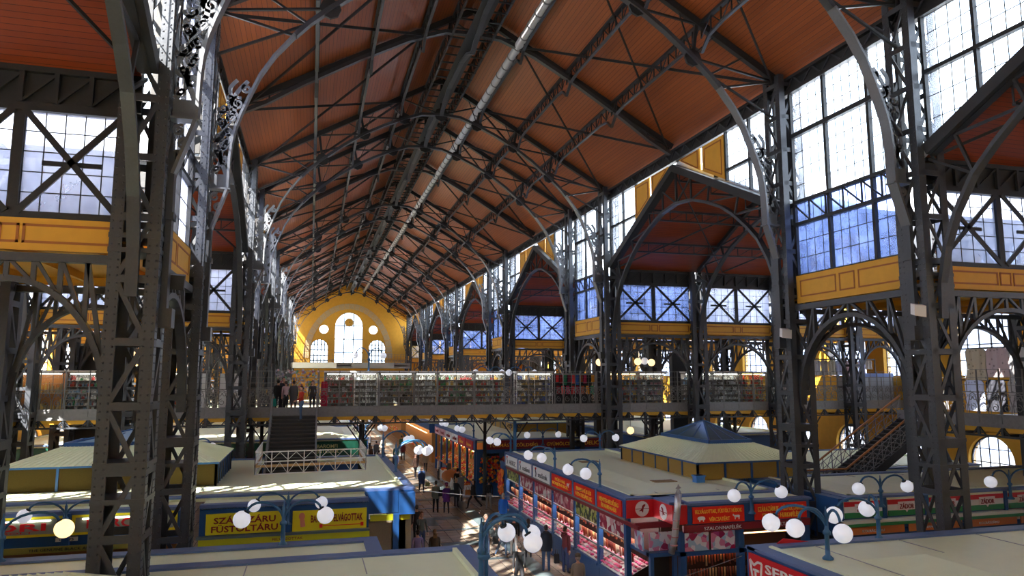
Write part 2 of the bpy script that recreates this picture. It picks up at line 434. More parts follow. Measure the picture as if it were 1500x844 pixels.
# ------------------------------------------------------------------ nave clerestory, narrow bays
def arch_truss(root, P, u0, u1, zt, zs, zp, w_, mat, n=10, infill=6):
    """spandrel truss: top chord at zt, arch springing at zs up to zp between u0 and u1"""
    mid = (u0+u1)/2; hw = (u1-u0)/2
    def az(u, zp_=zp, hw_=hw): return zs + (zp_-zs) * math.sqrt(max(0, 1 - ((u-mid)/hw_)**2))
    a = MB(); pts = [P(u0 + hw*(1-math.cos(pi*i/(2*n))), az(u0 + hw*(1-math.cos(pi*i/(2*n))))) for i in range(2*n+1)]
    up = (0,0,1)
    for p, q in zip(pts[:-1], pts[1:]): a.bar(p, q, w_*1.2, w_*.7)
    part('arch_rib', a, mat, root, world=True)
    t = MB(); t.bar(P(u0, zt), P(u1, zt), w_*1.3, w_); part('top_chord', t, mat, root, world=True)
    for i in range(infill + 1):
        u = u0 + (u1-u0)*i/infill; um = u0 + (u1-u0)*(i+.5)/infill
        if 0 < i < infill and zt - az(u) > .25:
            m_ = MB(); m_.bar(P(u, zt), P(u, az(u)), w_*.55, w_*.4); part('strut', m_, mat, root, world=True)
        if i < infill:
            uu = u0 + (u1-u0)*(i + (1 if um < mid else 0))/infill; ul = u0 + (u1-u0)*(i + (0 if um < mid else 1))/infill
            ul = min(max(ul, u0+.04*hw), u1-.04*hw)
            m_ = MB(); m_.bar(P(uu, zt), P(ul, az(ul)), w_*.5, w_*.4); part('diagonal', m_, mat, root, world=True)
for i, (a, c) in enumerate(BAYS):
    near = i in (1, 2)
    for s_, X, nme in ((1, XR, 'right'), (-1, XL, 'left')):
        ya, yb = a + .475, c - .475; L = yb - ya
        root = window('tall clerestory window of the %s narrow bay on the %s nave wall' % ('camera side' if i == 0 else ORD[i-1], nme), (X, ya, 11.2))
        cols = [ya, ya + L*.25, ya + L*.645, yb]
        glass = PANEB if s_ > 0 else PANED
        nn = (3, 5, 4)
        for k in range(3):
            for (z0, z1, nv) in ((11.25, 13.1, 3), (13.15, 13.9, 1), (13.95, 16.4, 4), (16.5, 18.15, 3)):
                g_ = PANE if (z0 > 13.9 and s_ > 0) else glass
                panes(root, 'x', X + s_*.05, cols[k] + .04, cols[k+1] - .04, z0, z1, nn[k], nv, g_, (i == 1 and s_ > 0), .02)
        fr = MB()
        for k in range(4): fr.box(X-.07, X+.07, cols[k]-.06, cols[k]+.06, 11.2, 18.2)
        part('mullion', fr, IRON_D, root, world=True)
        for z, h in ((11.2,.1),(13.1,.12),(13.92,.12),(16.45,.16),(18.2,.14)):
            r_ = MB(); r_.box(X-.09, X+.09, ya, yb, z-h/2, z+h/2); part('transom', r_, IRON_D, root, world=True)
        gx = MB()
        for k in range(6):
            u, v = ya + L*k/6, ya + L*(k+1)/6
            gx.bar((X-s_*.08, u, 13.15), (X-s_*.08, v, 13.88), .05); gx.bar((X-s_*.08, v, 13.15), (X-s_*.08, v, 13.88), .05)
        part('lattice', gx, IRON_D, root, world=True)
        bordered_panel(root, 'x', X - s_*.12, ya, yb, 10.2, 11.2, -s_, ((.04,.40),(.43,.57),(.60,.96)))
        P_ = lambda u, v, X=X, s_=s_: (X - s_*.1, u, v)
        arch_truss(root, P_, ya, yb, 10.05, 6.6, 9.6, .2, IRON)
# ------------------------------------------------------------------ nave wall over the cross aisles
for i, (a, c) in enumerate(WIDE):
    mid = (a + c) / 2; ya, yb = a + .475, c - .475
    for s_, X, nme in ((1, XR, 'right'), (-1, XL, 'left')):
        root = window('triangular windows and yellow gable panels over the %s cross aisle on the %s' % (ORD[i], nme), (X, ya, 14))
        sl = 4.0 / (mid - a)
        for e in (-1, 1):
            # e=-1: near half
            ue = ya if e < 0 else yb
            f = lambda d: mid + e * d
            half = abs(ue - mid)
            # windows between tower and trapezoid panel (d from half to 4.45)
            us = sorted((f(4.45), ue))
            rk = (-e*sl*-1 if False else (sl*e), 1, 18.1 + sl*e*mid)       # v >= 18.1 - sl*|u-mid|
            n1 = 8
            mids = sorted((f(6.1), f(4.45)))
            for (p, q, nu) in ((us[0], (us[0]+us[1])/2, 4), ((us[0]+us[1])/2, us[1], 4)):
                for (z0, z1, nv) in ((14.3, 16.35, 3), (16.45, 18.1, 3)):
                    panes(root, 'x', X + s_*.05, p+.03, q-.03, z0, z1, nu, nv, PANE, (i in (1,) and s_ > 0), .02, rake=rk)
            fr = MB()
            for u in (us[0], (us[0]+us[1])/2, us[1]):
                zb = 18.1 - sl*abs(u-mid); fr.box(X-.07, X+.07, u-.05, u+.05, zb, 18.15)
            zc = 16.4; uc = mid + e*(18.1-zc)/sl; uu = sorted((uc, ue))
            if abs(uc-mid) < half: fr.box(X-.08, X+.08, uu[0], uu[1], zc-.06, zc+.06)
            part('mullion', fr, IRON_D, root, world=True)
            # rake beam
            rb = MB(); z_e = 17.95 - sl*half
            rb.bar((X - s_*.05, mid, 17.78), (X - s_*.05, ue, z_e - .12), .4, .34, up=(0,0,1)); part('rake_beam', rb, IRON_D, root, world=True)
            # yellow panels
            for (d0, d1) in ((.55, 2.45), (2.65, 4.4)):
                poly = [(f(d0), 18.02), (f(d1), 18.02), (f(d1), 18.15 - sl*d1), (f(d0), 18.15 - sl*d0)]
                if d0 < 1: poly[3] = (f(d0), 17.98)
                pm = MB(); pm.prism(poly, (X - s_*.1, 0, 0), (0,1,0), (0,0,1), (s_*.06, 0, 0)); pp = part('gable_panel', pm, YELP, root, world=True)
                cu = sum(p[0] for p in poly)/4; cv = sum(p[1] for p in poly)/4; ln = MB()
                ins = [(p[0]+(cu-p[0])*.22, p[1]+(cv-p[1])*.22) for p in poly]
                for k in range(4): ln.bar((X - s_*.105, ins[k-1][0], ins[k-1][1]), (X - s_*.105, ins[k][0], ins[k][1]), .03, .05)
                part('panel_border', ln, BROWNL, pp, world=True)
# eave girder along both nave walls (dark lattice cornice)
for s_, X, nme in ((1, XR, 'right'), (-1, XL, 'left')):
    t = thing('eave_girder', 'long dark lattice girder under the eave of the %s nave wall' % nme, 'girder', (X, 0, 18.1))
    mb = MB(); mb.box(-.12, .12, YBACK, YEND, 0, .14); part('bottom_chord', mb, IRON_D, t)
    mb = MB(); mb.box(-.15, .15, YBACK, YEND, .52, .64); part('top_chord', mb, IRON_D, t)
    mb = MB(); mb.box(s_*.02, s_*.1, YBACK, YEND, .1, .55); part('web_plate', mb, IRON_D, t)
    mb = MB(); y = 0.0
    while y < YEND - 1:
        mb.bar((-s_*.08, y, .1), (-s_*.08, y+.5, .56), .05); mb.bar((-s_*.08, y+.5, .56), (-s_*.08, y+1, .1), .05); y += 1.0
    part('lattice', mb, IRON, t, stuff=True)
# ------------------------------------------------------------------ side walls of cross aisles: X-braced windows, panels, arch trusses
XB = [17.0, 22.7, 28.4, 34.1, 38.5]; XBL = [-3.55, -8.3, -13.05, -17.8]
def x_bay(label, xa, xb, Y, side, single, glass):
    x0, x1 = min(xa, xb) + .45, max(xa, xb) - .45
    root = window(label, (x0, Y, 10.8))
    mid = (x0+x1)/2
    for p, q in ((x0, mid-.1), (mid+.1, x1)):
        panes(root, 'y', Y, p, q, 10.9, 13.05, 5, 5, glass, single, .02)
        for (s0, s1) in (((p, 10.9), (q, 13.05)), ((q, 10.9), (p, 13.05))):
            br = MB(); br.bar((s0[0], Y + side*.1, s0[1]), (s1[0], Y + side*.1, s1[1]), .05, .13); part('brace', br, IRON_D, root, world=True)
        sh = MB(); sh.box((p+q)/2-.55, (p+q)/2+.55, Y+side*.03-.03, Y+side*.03+.03, 11.9, 12.0); part('vent_bar', sh, IRON_D, root, world=True)
    m_ = MB(); m_.box(mid-.1, mid+.1, Y-.08, Y+.08, 10.85, 13.1); part('mullion', m_, IRON_D, root, world=True)
    fr = MB(); fr.box(x0-.1, x1+.1, Y-.1, Y+.1, 10.78, 10.92); fr.box(x0-.1, x1+.1, Y-.12, Y+.12, 13.03, 13.2); part('frame', fr, IRON_D, root, world=True)
    bordered_panel(root, 'y', Y + side*.1, x0-.05, x1+.05, 10.12, 10.78, side, ((.03,.44),(.455,.545),(.56,.97)))
    co = MB(); co.box(x0-.3, x1+.3, Y-.03, Y+.05, 13.2, 14.0); co.box(x0-.3, x1+.3, Y-.15, Y+.15, 13.85, 14.02); part('cornice', co, IRON_D, root, world=True)
    la = MB(); n = 6
    for k in range(n):
        u = x0 + (x1-x0)*k/n; v = x0 + (x1-x0)*(k+1)/n
        la.bar((u, Y+side*.1, 13.2), (v, Y+side*.1, 13.85), .05) ; la.bar((v, Y+side*.1, 13.2), (v, Y+side*.1, 13.85), .09)
    part('cornice_lattice', la, IRON_D, root, world=True)
    P_ = lambda u, v: (u, Y + side*.05, v)
    arch_truss(root, P_, x0, x1, 9.98, 6.9, 9.55, .17, IRON, infill=8)
    return root
for i, (a, c) in enumerate(BAYS):
    for s_, XX, nme in ((1, XB, 'right'), (-1, XBL, 'left')):
        for k in range(len(XX)-1):
            nk = ('nearest the nave', 'second from the nave', 'third from the nave', 'against the outer wall')[k]
            if i == 0:
                x_bay('cross braced window on the %s behind the viewpoint, %s' % (nme, nk), XX[k], XX[k+1], c, 1, False, PANE); continue
            single = (i == 1 and k == 0) or (i == 2 and s_ > 0 and k < 2)
            x_bay('cross braced window on the %s, front of the %s narrow bay, %s' % (nme, ORD[i-1], nk), XX[k], XX[k+1], a, -1, single, PANED if (i == 1 or k > 0 or s_ < 0) else PANEB)
            if i < 3:
                x_bay('cross braced window on the %s, rear of the %s narrow bay, %s' % (nme, ORD[i-1], nk), XX[k], XX[k+1], c, 1, False, PANE)
# ------------------------------------------------------------------ outer walls with arched windows, end wall, back wall
def in_wide(y): return any(a+1.8 < y < c-1.8 for a, c in WIDE)
def arch_pts(cx, w_, zs, z0, n=16, rise=None):
    r = w_/2; rise = rise or r
    return [(cx - r, z0)] + [(cx - r*math.cos(pi*k/n), zs + rise*math.sin(pi*k/n)) for k in range(n+1)] + [(cx + r, z0)]
def wall_with_holes(name, label, plane, c, u0, u1, v0, v1, holes, t, mat, extra=None):
    bm = bmesh.new()
    def P(u, v): return (c, u, v) if plane == 'x' else (u, c, v)
    edges = []
    def loop(pts):
        vs = [bm.verts.new(P(*p)) for p in pts]
        for k in range(len(vs)): edges.append(bm.edges.new((vs[k-1], vs[k])))
    outer = extra or [(u0,v0),(u1,v0),(u1,v1),(u0,v1)]
    loop(outer)
    for h in holes: loop(h)
    bmesh.ops.triangle_fill(bm, use_beauty=True, use_dissolve=False, edges=edges)
    # drop faces inside holes
    def inside(p, poly):
        r = False; x, y = p
        for k in range(len(poly)):
            x1_, y1_ = poly[k-1]; x2_, y2_ = poly[k]
            if (y1_ > y) != (y2_ > y) and x < (x2_-x1_)*(y-y1_)/(y2_-y1_)+x1_: r = not r
        return r
    kill = []
    for f in bm.faces:
        cc = f.calc_center_median(); p = (cc.y, cc.z) if plane == 'x' else (cc.x, cc.z)
        if any(inside(p, h) for h in holes): kill.append(f)
    bmesh.ops.delete(bm, geom=kill, context='FACES_ONLY')
    r = bmesh.ops.extrude_face_region(bm, geom=bm.faces[:])
    bmesh.ops.translate(bm, verts=[v for v in r['geom'] if isinstance(v, bmesh.types.BMVert)], vec=(t,0,0) if plane == 'x' else (0,t,0))
    bmesh.ops.recalc_face_normals(bm, faces=bm.faces[:])
    me = bpy.data.meshes.new(name); bm.to_mesh(me); bm.free(); me.materials.append(mat)
    return tag(link(name, me), label, None, kind='structure')
def arched_window(label, plane, c, cx, w_, zs, z0, glass, nu=4, nv=5, rise=None, bw=.05):
    P = (lambda u, v: (c, u, v)) if plane == 'x' else (lambda u, v: (u, c, v))
    root = window(label, P(cx, z0)); pts = arch_pts(cx, w_, zs, z0, rise=rise)
    mb = MB(); mb.prism(pts, P(0,0), (0,1,0) if plane == 'x' else (1,0,0), (0,0,1), (.01,0,0) if plane == 'x' else (0,.01,0)); part('pane', mb, glass, root, world=True)
    fr = MB(); fr.chain([P(*p) for p in pts], .12, .12)
    part('frame', fr, IRON_D, root, world=True)
    r = w_/2; rs = rise or r; bars = MB()
    for k in range(1, nu):
        u = cx - r + w_*k/nu; zt = zs + rs*math.sqrt(max(0, 1-((u-cx)/r)**2)); bars.bar(P(u, z0), P(u, zt), bw)
    zt = zs + rs; k = 1
    while z0 + (zt-z0)*k/nv < zt - .1:
        v = z0 + (zt-z0)*k/nv; hw = r if v < zs else r*math.sqrt(max(0, 1-((v-zs)/rs)**2)); bars.bar(P(cx-hw, v), P(cx+hw, v), bw); k += 1
    part('glazing_bar', bars, IRON_D, root, world=True)
    return root
for s_, X, nme in ((1, XOR, 'right'), (-1, XOL, 'left')):
    holes = []; wins = []
    y = -.6; k = 0
    while y < 128:
        holes.append(arch_pts(y, 3.0, 2.6, 1.75))
        zw = 11.4 if in_wide(y) else 10.1; holes.append([(y-2.0, 7.6), (y+2.0, 7.6), (y+2.0, zw), (y-2.0, zw)]); k += 1; y += 5.65
    for (a, c) in WIDE:
        md = (a+c)/2; holes.append([(md-4, 12.0), (md+4, 12.0), (md+4, 13.8), (md, 16.4), (md-4, 13.8)])
    outer = [(YBACK, 0), (YEND, 0), (YEND, 10.5)]
    for (a, c) in reversed(WIDE): outer += [(c, 10.5), (c, 14.1), ((a+c)/2, 18.1), (a, 14.1), (a, 10.5)]
    outer += [(YBACK, 10.5)]
    wall_with_holes('wall_%s' % nme, 'yellow plastered outer wall on the %s with arched windows' % nme, 'x', X, 0, 0, 0, 0, holes, s_*.6, YEL, extra=outer)
    y = -.6; k = 0
    while y < 128:
        zw = 11.4 if in_wide(y) else 10.1
        arched_window('low arched window number %s from the front in the %s outer wall' % (ORD[min(k, 19)] if k < 20 else 'rearmost ' + ORD[k-20], nme), 'x', X + s_*.3, y, 3.0, 2.6, 1.75, PANE, 5, 3)
        root = window('upper rectangular window number %s from the front in the %s outer wall' % (ORD[min(k, 19)] if k < 20 else 'rearmost ' + ORD[k-20], nme), (X + s_*.3, y, 7.6))
        mb = MB(); mb.box(X+s_*.3, X+s_*.3+.01, y-2, y+2, 7.6, zw); part('pane', mb, PANE, root, world=True)
        mb = MB()
        for q in range(6): mb.bar((X+s_*.3, y-2+.8*q, 7.6), (X+s_*.3, y-2+.8*q, zw), .06)
        for q in range(5): mb.bar((X+s_*.3, y-2, 7.6+(zw-7.6)*q/4), (X+s_*.3, y+2, 7.6+(zw-7.6)*q/4), .06)
        part('glazing_bar', mb, IRON_D, root, world=True); k += 1; y += 5.65
    for j, (a, c) in enumerate(WIDE):
        md = (a+c)/2
        root = window('gable window at the outer end of the %s cross aisle on the %s' % (ORD[j], nme), (X + s_*.3, md, 11.6))
        mb = MB(); mb.prism([(md-4, 12.0), (md+4, 12.0), (md+4, 13.8), (md, 16.4), (md-4, 13.8)], (X+s_*.3,0,0), (0,1,0), (0,0,1), (.01,0,0)); part('pane', mb, PANE, root, world=True)
        mb = MB()
        for q in range(9):
            u = md-4+q; mb.bar((X+s_*.3, u, 12.0), (X+s_*.3, u, 16.4-.65*abs(u-md)), .06)
        for z in (12.6, 13.2, 13.8): mb.bar((X+s_*.3, md-4, z), (X+s_*.3, md+4, z), .06)
        part('glazing_bar', mb, IRON_D, root, world=True)
# end wall with the great arch
EC = 6.5
holes = [arch_pts(EC, 5.0, 16.6, 9.4, 24, 2.6), arch_pts(1.35, 3.05, 12.7, 9.4, 16), arch_pts(EC+5.15, 3.05, 12.7, 9.4, 16)]
circ = lambda cx, cz, r, n=24: [(cx + r*math.cos(2*pi*k/n), cz + r*math.sin(2*pi*k/n)) for k in range(n)]
holes += [circ(2.05, 16.05, .82), circ(EC+4.4, 16.05, .82)]
wall_with_holes('wall_back', 'yellow end wall of the nave with arched windows', 'y', YEND, 0, 0, 0, 0, holes, .6, YEL,
                extra=[(XL-1, 0), (XR+1, 0), (XR+1, 18.6), (XC, 24.9), (XL-1, 18.6)])
wl = MB(); wl.box(XOL, XL-1, YEND, YEND+.6, 0, 18); wl.box(XR+1, XOR, YEND, YEND+.6, 0, 18)
solo('wall_back', wl, YEL, 'yellow end walls of the side aisles beside the great arch', None, kind='structure')
fb = MB()   # front wall behind the viewer, open portals above the gallery
fb.box(XOL, XOR, YBACK-.5, YBACK, 0, 9.5); fb.box(4.2, 9.2, YBACK-.5, YBACK, 9.5, 13); fb.box(XOL, 4.2, YBACK-.5, YBACK, 9.5, 19); fb.box(9.2, XOR, YBACK-.5, YBACK, 9.5, 19)
fb.prism([(4.2, 17.6), (9.2, 17.6), (17.5, 18.6), (XC, 24.9), (-4.2, 18.6)], (0, YBACK-.5, 0), (1,0,0), (0,0,1), (0,.5,0))
solo('wall_front', fb, YEL, 'yellow front wall behind the viewpoint', None, kind='structure')
WH = (('great central arched window of the end wall', EC, 5.0, 16.6, 9.4, 3, 4, 2.6), ('left side arched window of the end wall', 1.35, 3.05, 12.7, 9.4, 5, 5, None), ('right side arched window of the end wall', EC+5.15, 3.05, 12.7, 9.4, 5, 5, None))
for lb, cx, w_, zs, z0, nu, nv, rs in WH: arched_window(lb, 'y', YEND + .3, cx, w_, zs, z0, PANE, nu, nv, rise=rs, bw=.16)
for lb, cx in (('left round window of the end wall', 2.05), ('right round window of the end wall', EC+4.4)):
    root = window(lb, (cx, YEND+.3, 16.05)); mb = MB(); mb.prism(circ(cx, 16.05, .82), (0, YEND+.3, 0), (1,0,0), (0,0,1), (0,.01,0)); part('pane', mb, PANE, root, world=True)
    mb = MB(); c_ = circ(cx, 16.05, .85); mb.chain([(p[0], YEND+.1, p[1]) for p in c_ + c_[:1]], .1, .14); part('frame', mb, STONE, root, world=True)
tr = thing('trim_1', 'pale stone arch band around the end wall windows', None, (EC, YEND, 10), kind='structure')
n = 26
for k in range(n):
    a0 = pi*k/n + .004; a1 = pi*(k+1)/n - .004; ri, ro, rz_i, rz_o = 6.95, 8.0, 9.0, 10.05
    P = lambda r, rz, a: (EC + r*math.cos(a), 10.8 + rz*math.sin(a))
    mb = MB(); mb.prism([P(ri, rz_i, a0), P(ro, rz_o, a0), P(ro, rz_o, a1), P(ri, rz_i, a1)], (0, YEND-.12, 0), (1,0,0), (0,0,1), (0,.12,0)); part('stone', mb, STONE, tr, world=True)
ck = thing('wall_clock', 'round clock hung in the great window of the end wall', 'clock', (EC, YEND - .1, 17.35))
mb = MB(); mb.prism(circ(0, 0, .8), (0,0,0), (1,0,0), (0,0,1), (0,.14,0)); part('case', mb, STONE, ck)
mb = MB(); mb.prism(circ(0, 0, .62), (0,-.02,0), (1,0,0), (0,0,1), (0,.02,0)); part('dial', mb, YELP, ck)
mb = MB(); mb.bar((0,-.04,0), (.28,-.04,.1), .05); mb.bar((0,-.04,0), (-.02,-.04,.42), .04); part('hand', mb, BLACK, ck)
mb = MB()
for k in range(12): mb.bar((.42*math.cos(k*pi/6), -.03, .42*math.sin(k*pi/6)), (.5*math.cos(k*pi/6), -.03, .5*math.sin(k*pi/6)), .04)
part('hour_mark', mb, BLACK, ck)
mb = MB(); mb.box(XL, XR, YEND-6, YEND, 9.3, 9.5); mb.box(XL, XR, YEND-6, YEND-5.8, 8.9, 9.9)
solo('gallery_floor', mb, GALF, 'grey gallery edge below the windows of the end wall', 'gallery')
# ================================================================== iron towers
def spiral(cx, cz, r0, r1, a0, turns, n=14):
    return [(cx + (r0+(r1-r0)*k/n)*math.cos(a0+turns*2*pi*k/n), cz + (r0+(r1-r0)*k/n)*math.sin(a0+turns*2*pi*k/n)) for k in range(n+1)]
def tower_proto(name, label, H, single, bracket, rivets=False, mat=IRON, brmat=IRON, wdt=.475, lg=.24):
    t = thing(name, label, 'column', (0,0,0), group=None); w_ = wdt
    for sx in (-1, 1):
        for sy in (-1, 1):
            mb = MB()
            xa, xb = sorted((sx*w_, sx*(w_-lg))); mb.box(xa, xb, *sorted((sy*w_, sy*(w_-.035))), 0, H)
            ya, yb = sorted((sy*(w_-.035), sy*(w_-lg))); mb.box(*sorted((sx*w_, sx*(w_-.035))), ya, yb, 0, H)
            part('leg', mb, mat, t)
    g = w_ - lg; z = 0.6; k = 0
    allm = MB()
    bat = MB().box(-w_+.05, w_-.05, -w_-.0, -w_+.03, -.08, .08); bme = bat.mesh('batten', mat)
    dg = MB(); dg.bar((-g-.03, -w_+.02, 0.1), (g+.03, -w_+.02, 1.18), .03, .1); dme = dg.mesh('diagonal', mat)
    dg2 = MB(); dg2.bar((g+.03, -w_+.02, 0.1), (-g-.03, -w_+.02, 1.18), .03, .1); dme2 = dg2.mesh('diagonal', mat)
    while z < H - .3:
        for r in range(4):
            if single:
                link('batten', bme, t, (0,0,z), (0,0,r*pi/2))
                if z < H - 1.4: link('diagonal', dme if k % 2 else dme2, t, (0,0,z), (0,0,r*pi/2))
            else:
                M = Matrix.Rotation(r*pi/2, 4, 'Z') @ Matrix.Translation((0,0,z))
                for src in ([bat] + ([dg if k % 2 else dg2] if z < H - 1.4 else [])):
                    n0 = len(allm.v); allm.v += [tuple(M @ Vector(v)) for v in src.v]
                    for f in src.f: allm.face([n0 + i for i in f])
        z += 1.28; k += 1
    if not single: part('lacing', allm, mat, t)
    mb = MB()
    for z0, z1 in ((5.1, 5.9), (10.1, 10.5)):
        mb.box(-w_-.012, w_+.012, -w_-.012, w_+.012, z0, z0+.1); mb.box(-w_-.012, w_+.012, -w_-.012, w_+.012, z1-.1, z1)
    mb.box(-w_-.15, w_+.15, -w_-.15, w_+.15, 0, .35)
    part('collar', mb, mat, t)
    if rivets:
        rv = MB(); zz = .5
        while zz < H - .2:
            for sx in (-1, 1):
                for off in (w_-.05, w_-lg+.05):
                    for (px, py, nx, ny) in ((sx*off, -w_, 0, -1), (w_, sx*off, 1, 0), (-w_, sx*off, -1, 0)):
                        n0 = len(rv.v); r_ = .022
                        if nx == 0: q = [(px-r_, py, zz-r_), (px+r_, py, zz-r_), (px+r_, py, zz+r_), (px-r_, py, zz+r_)]
                        else: q = [(px, py-r_, zz-r_), (px, py+r_, zz-r_), (px, py+r_, zz+r_), (px, py-r_, zz+r_)]
                        rv.v += q + [(px + nx*.018, py + ny*.018, zz)]
                        for e in range(4): rv.face((n0+e, n0+(e+1) % 4, n0+4))
            zz += .16
        part('rivets', rv, mat, t, stuff=True)
    if bracket:
        fl = [(.56,11.9),(.78,12.6),(.97,13.2),(.98,14.1),(1.02,14.6),(1.1,15.05),(1.24,15.5),(1.46,16.1),(1.74,16.8),(2.15,17.5),(2.72,18.25)]
        mb = MB(); mb.ribbon([(x, 0, z) for x, z in fl], .07, .34, (0,1,0)); part('bracket_flange', mb, brmat, t)
        mb = MB(); mb.prism([(.47,13.15),(.97,13.15),(.97,13.6),(.47,13.6)], (0,-.02,0), (1,0,0), (0,0,1), (0,.04,0)); mb.box(.44, 1.05, -.17, .17, 13.12, 13.17)
        part('bracket_plate', mb, brmat, t)
        sc = MB()
        def sp(*a, w0=.09): sc.ribbon([(x, 0, z) for x, z in spiral(*a)], lambda q: w0*(1-.45*q), .035, (0,1,0))
        for (cx, cz, r, a0, tn) in ((.62,13.78,.1,2,1.2),(.82,14.02,.15,0,1.5),(.63,14.25,.14,3,1.4),(.82,14.5,.16,1,1.5),(.64,14.75,.15,4,1.4),(.9,14.95,.17,2,1.5),(.68,15.2,.16,5,1.4),(.98,15.4,.2,0,1.6),(.74,15.65,.16,3,1.3),(1.12,15.85,.22,1,1.6),(.9,15.98,.14,4,1.3),(1.38,16.35,.14,2,1.4)): sp(cx, cz, r, .03, a0, tn)
        for (cx, cz, r) in ((.62,12.9,.13),(.72,12.6,.12),(.6,12.35,.09)): sp(cx, cz, r, .03, 1, 1.4, w0=.07)
        for pts in ([(.5,13.6),(.72,14.0),(.55,14.5),(.78,14.9),(.62,15.4),(.95,15.8),(.9,16.3),(1.1,16.6)], [(.9,13.6),(.72,14.2),(.93,14.75),(.8,15.2),(1.05,15.6),(1.05,16.1),(1.4,16.6)]):
            q = [Vector((x, 0, z)) for x, z in pts]; sm_ = []
            for k in range(len(q)-1):
                for e in range(4):
                    p0, p1, p2, p3 = q[max(k-1,0)], q[k], q[k+1], q[min(k+2,len(q)-1)]; u = e/4
                    sm_.append(.5*((2*p1)+(p2-p0)*u+(2*p0-5*p1+4*p2-p3)*u*u+(3*p1-p0-3*p2+p3)*u**3))
            sc.ribbon(sm_ + [q[-1]], .12, .035, (0,1,0))
        sc.bar((.47,0,14.6), (1.15,0,15.5), .05, .05)
        part('bracket_scrollwork', sc, brmat, t)
        mb = MB(); mb.box(.475,.6,-.13,.13, 9.0, 12.4); mb.box(.44,.72,-.18,.18, 8.6, 9.0); mb.box(.475,.64,-.16,.16,10.9,11.05); part('cover_channel', mb, IRON_D if not single else mat, t)
    return t
near_l = None; n_t = 0
P_SINGLE = tower_proto('lattice_column', 'x', EAVE, True, True, True, IRON, IRON_L)
P_JOIN = tower_proto('lattice_column', 'x', EAVE, False, True, False, IRON, IRON_L)
P_SIDE = tower_proto('side_aisle_column', 'x', 13.95, False, False, False, IRON)
used_s = [False]
ORDT = ['first', 'second', 'third', 'fourth', 'fifth', 'sixth', 'seventh', 'eighth', 'ninth', 'tenth', 'eleventh', 'twelfth']
def put(proto, loc, rz, label):
    if not proto.get('used'):
        proto['used'] = 1; proto.location = loc; proto.rotation_euler = (0,0,rz); proto['label'] = label; return proto
    r = dup(proto, loc, rz, label); return r
ti = 0
for i, (a, c) in enumerate(BAYS):
    if i == 0: continue
    for Y in (a, c):
        if Y > YEND: continue
        for X, rz, nme in ((XL, 0, 'left'), (XR, pi, 'right')):
            pr = P_SINGLE if Y < 40 else P_JOIN
            put(pr, (X, Y, 0), rz, 'tall iron lattice column with scrolled bracket, %s from the front, %s side of nave' % (ORDT[ti], nme))
        for xs, nme in ((XB[1:4], 'right'), (XBL[1:3], 'left')):
            for q, X in enumerate(xs):
                put(P_SIDE, (X, Y, 0), 0, 'shorter lattice column in the %s aisle, %s row from the front, %s from nave' % (nme, ORDT[ti], ('first', 'second', 'third')[q]))
        ti += 1
for p_ in (P_SINGLE, P_JOIN, P_SIDE): del p_['used']
# ================================================================== nave roof frames
def P3(off, z): return (XC + off, 0, z)
def roof_frame():
    t = thing('roof_truss', 'x', 'roof truss', (0,0,0))
    ch = [(0,22.5),(1.1,22.42),(2.1,22.05),(3.2,21.55),(4.3,20.95),(5.4,20.2),(6.5,19.3),(7.15,18.7),(7.55,18.25)]
    for s_ in (-1, 1):
        mb = MB(); mb.ribbon([P3(s_*o, z) for o, z in ch], .14, .26, (0,1,0)); part('arched_chord', mb, IRON, t)
        mb = MB(); mb.bar(P3(0, 24.55), P3(s_*10.1, roofz(10.1)-.2), .2, .26); part('rafter', mb, IRON_D, t)
        for (n_, zn, r_) in ((2.1,22.05,2.3),(4.3,20.95,4.5),(6.5,19.3,6.7)):
            mb = MB(); mb.bar(P3(s_*n_, zn), P3(s_*r_, roofz(r_)-.25), .12, .1); part('post', mb, IRON_D, t)
            mb = MB(); e = r_ + (2.2 if r_ < 6 else 3.3); mb.bar(P3(s_*n_, zn), P3(s_*e, roofz(e)-.3), .09, .07); part('strut', mb, IRON_D, t)
            for dx in (-.75, .75):
                mb = MB(); mb.bar(P3(s_*n_, zn+.1), P3(s_*(r_+dx), roofz(r_+dx)-.25), .05, .04); part('fan_rod', mb, IRON_D, t)
            mb = MB(); mb.prism([(.34*math.cos(k*pi/4), .34*math.sin(k*pi/4)) for k in range(8)], (XC+s_*n_, -.05, zn), (1,0,0), (0,0,1), (0,.1,0)); part('gusset', mb, IRON_D, t)
        mb = MB(); mb.bar(P3(s_*7.55, 18.25), P3(s_*10.0, 18.8), .08, .08); mb.bar(P3(s_*7.15, 18.7), P3(s_*8.6, roofz(8.6)-.3), .07, .07); mb.bar(P3(s_*7.15, 18.7), P3(s_*9.9, 17.3), .08, .07); part('knee_strut', mb, IRON_D, t)
        mb = MB(); mb.bar(P3(0, 22.5), P3(s_*2.3, roofz(2.3)-.25), .08, .07); part('strut', mb, IRON_D, t)
    mb = MB(); mb.bar(P3(0, 22.5), P3(0, 24.5), .14, .14); mb.prism([(.4*math.cos(k*pi/4), .4*math.sin(k*pi/4)) for k in range(8)], (XC, -.05, 22.5), (1,0,0), (0,0,1), (0,.1,0)); part('king_post', mb, IRON_D, t)
    return t
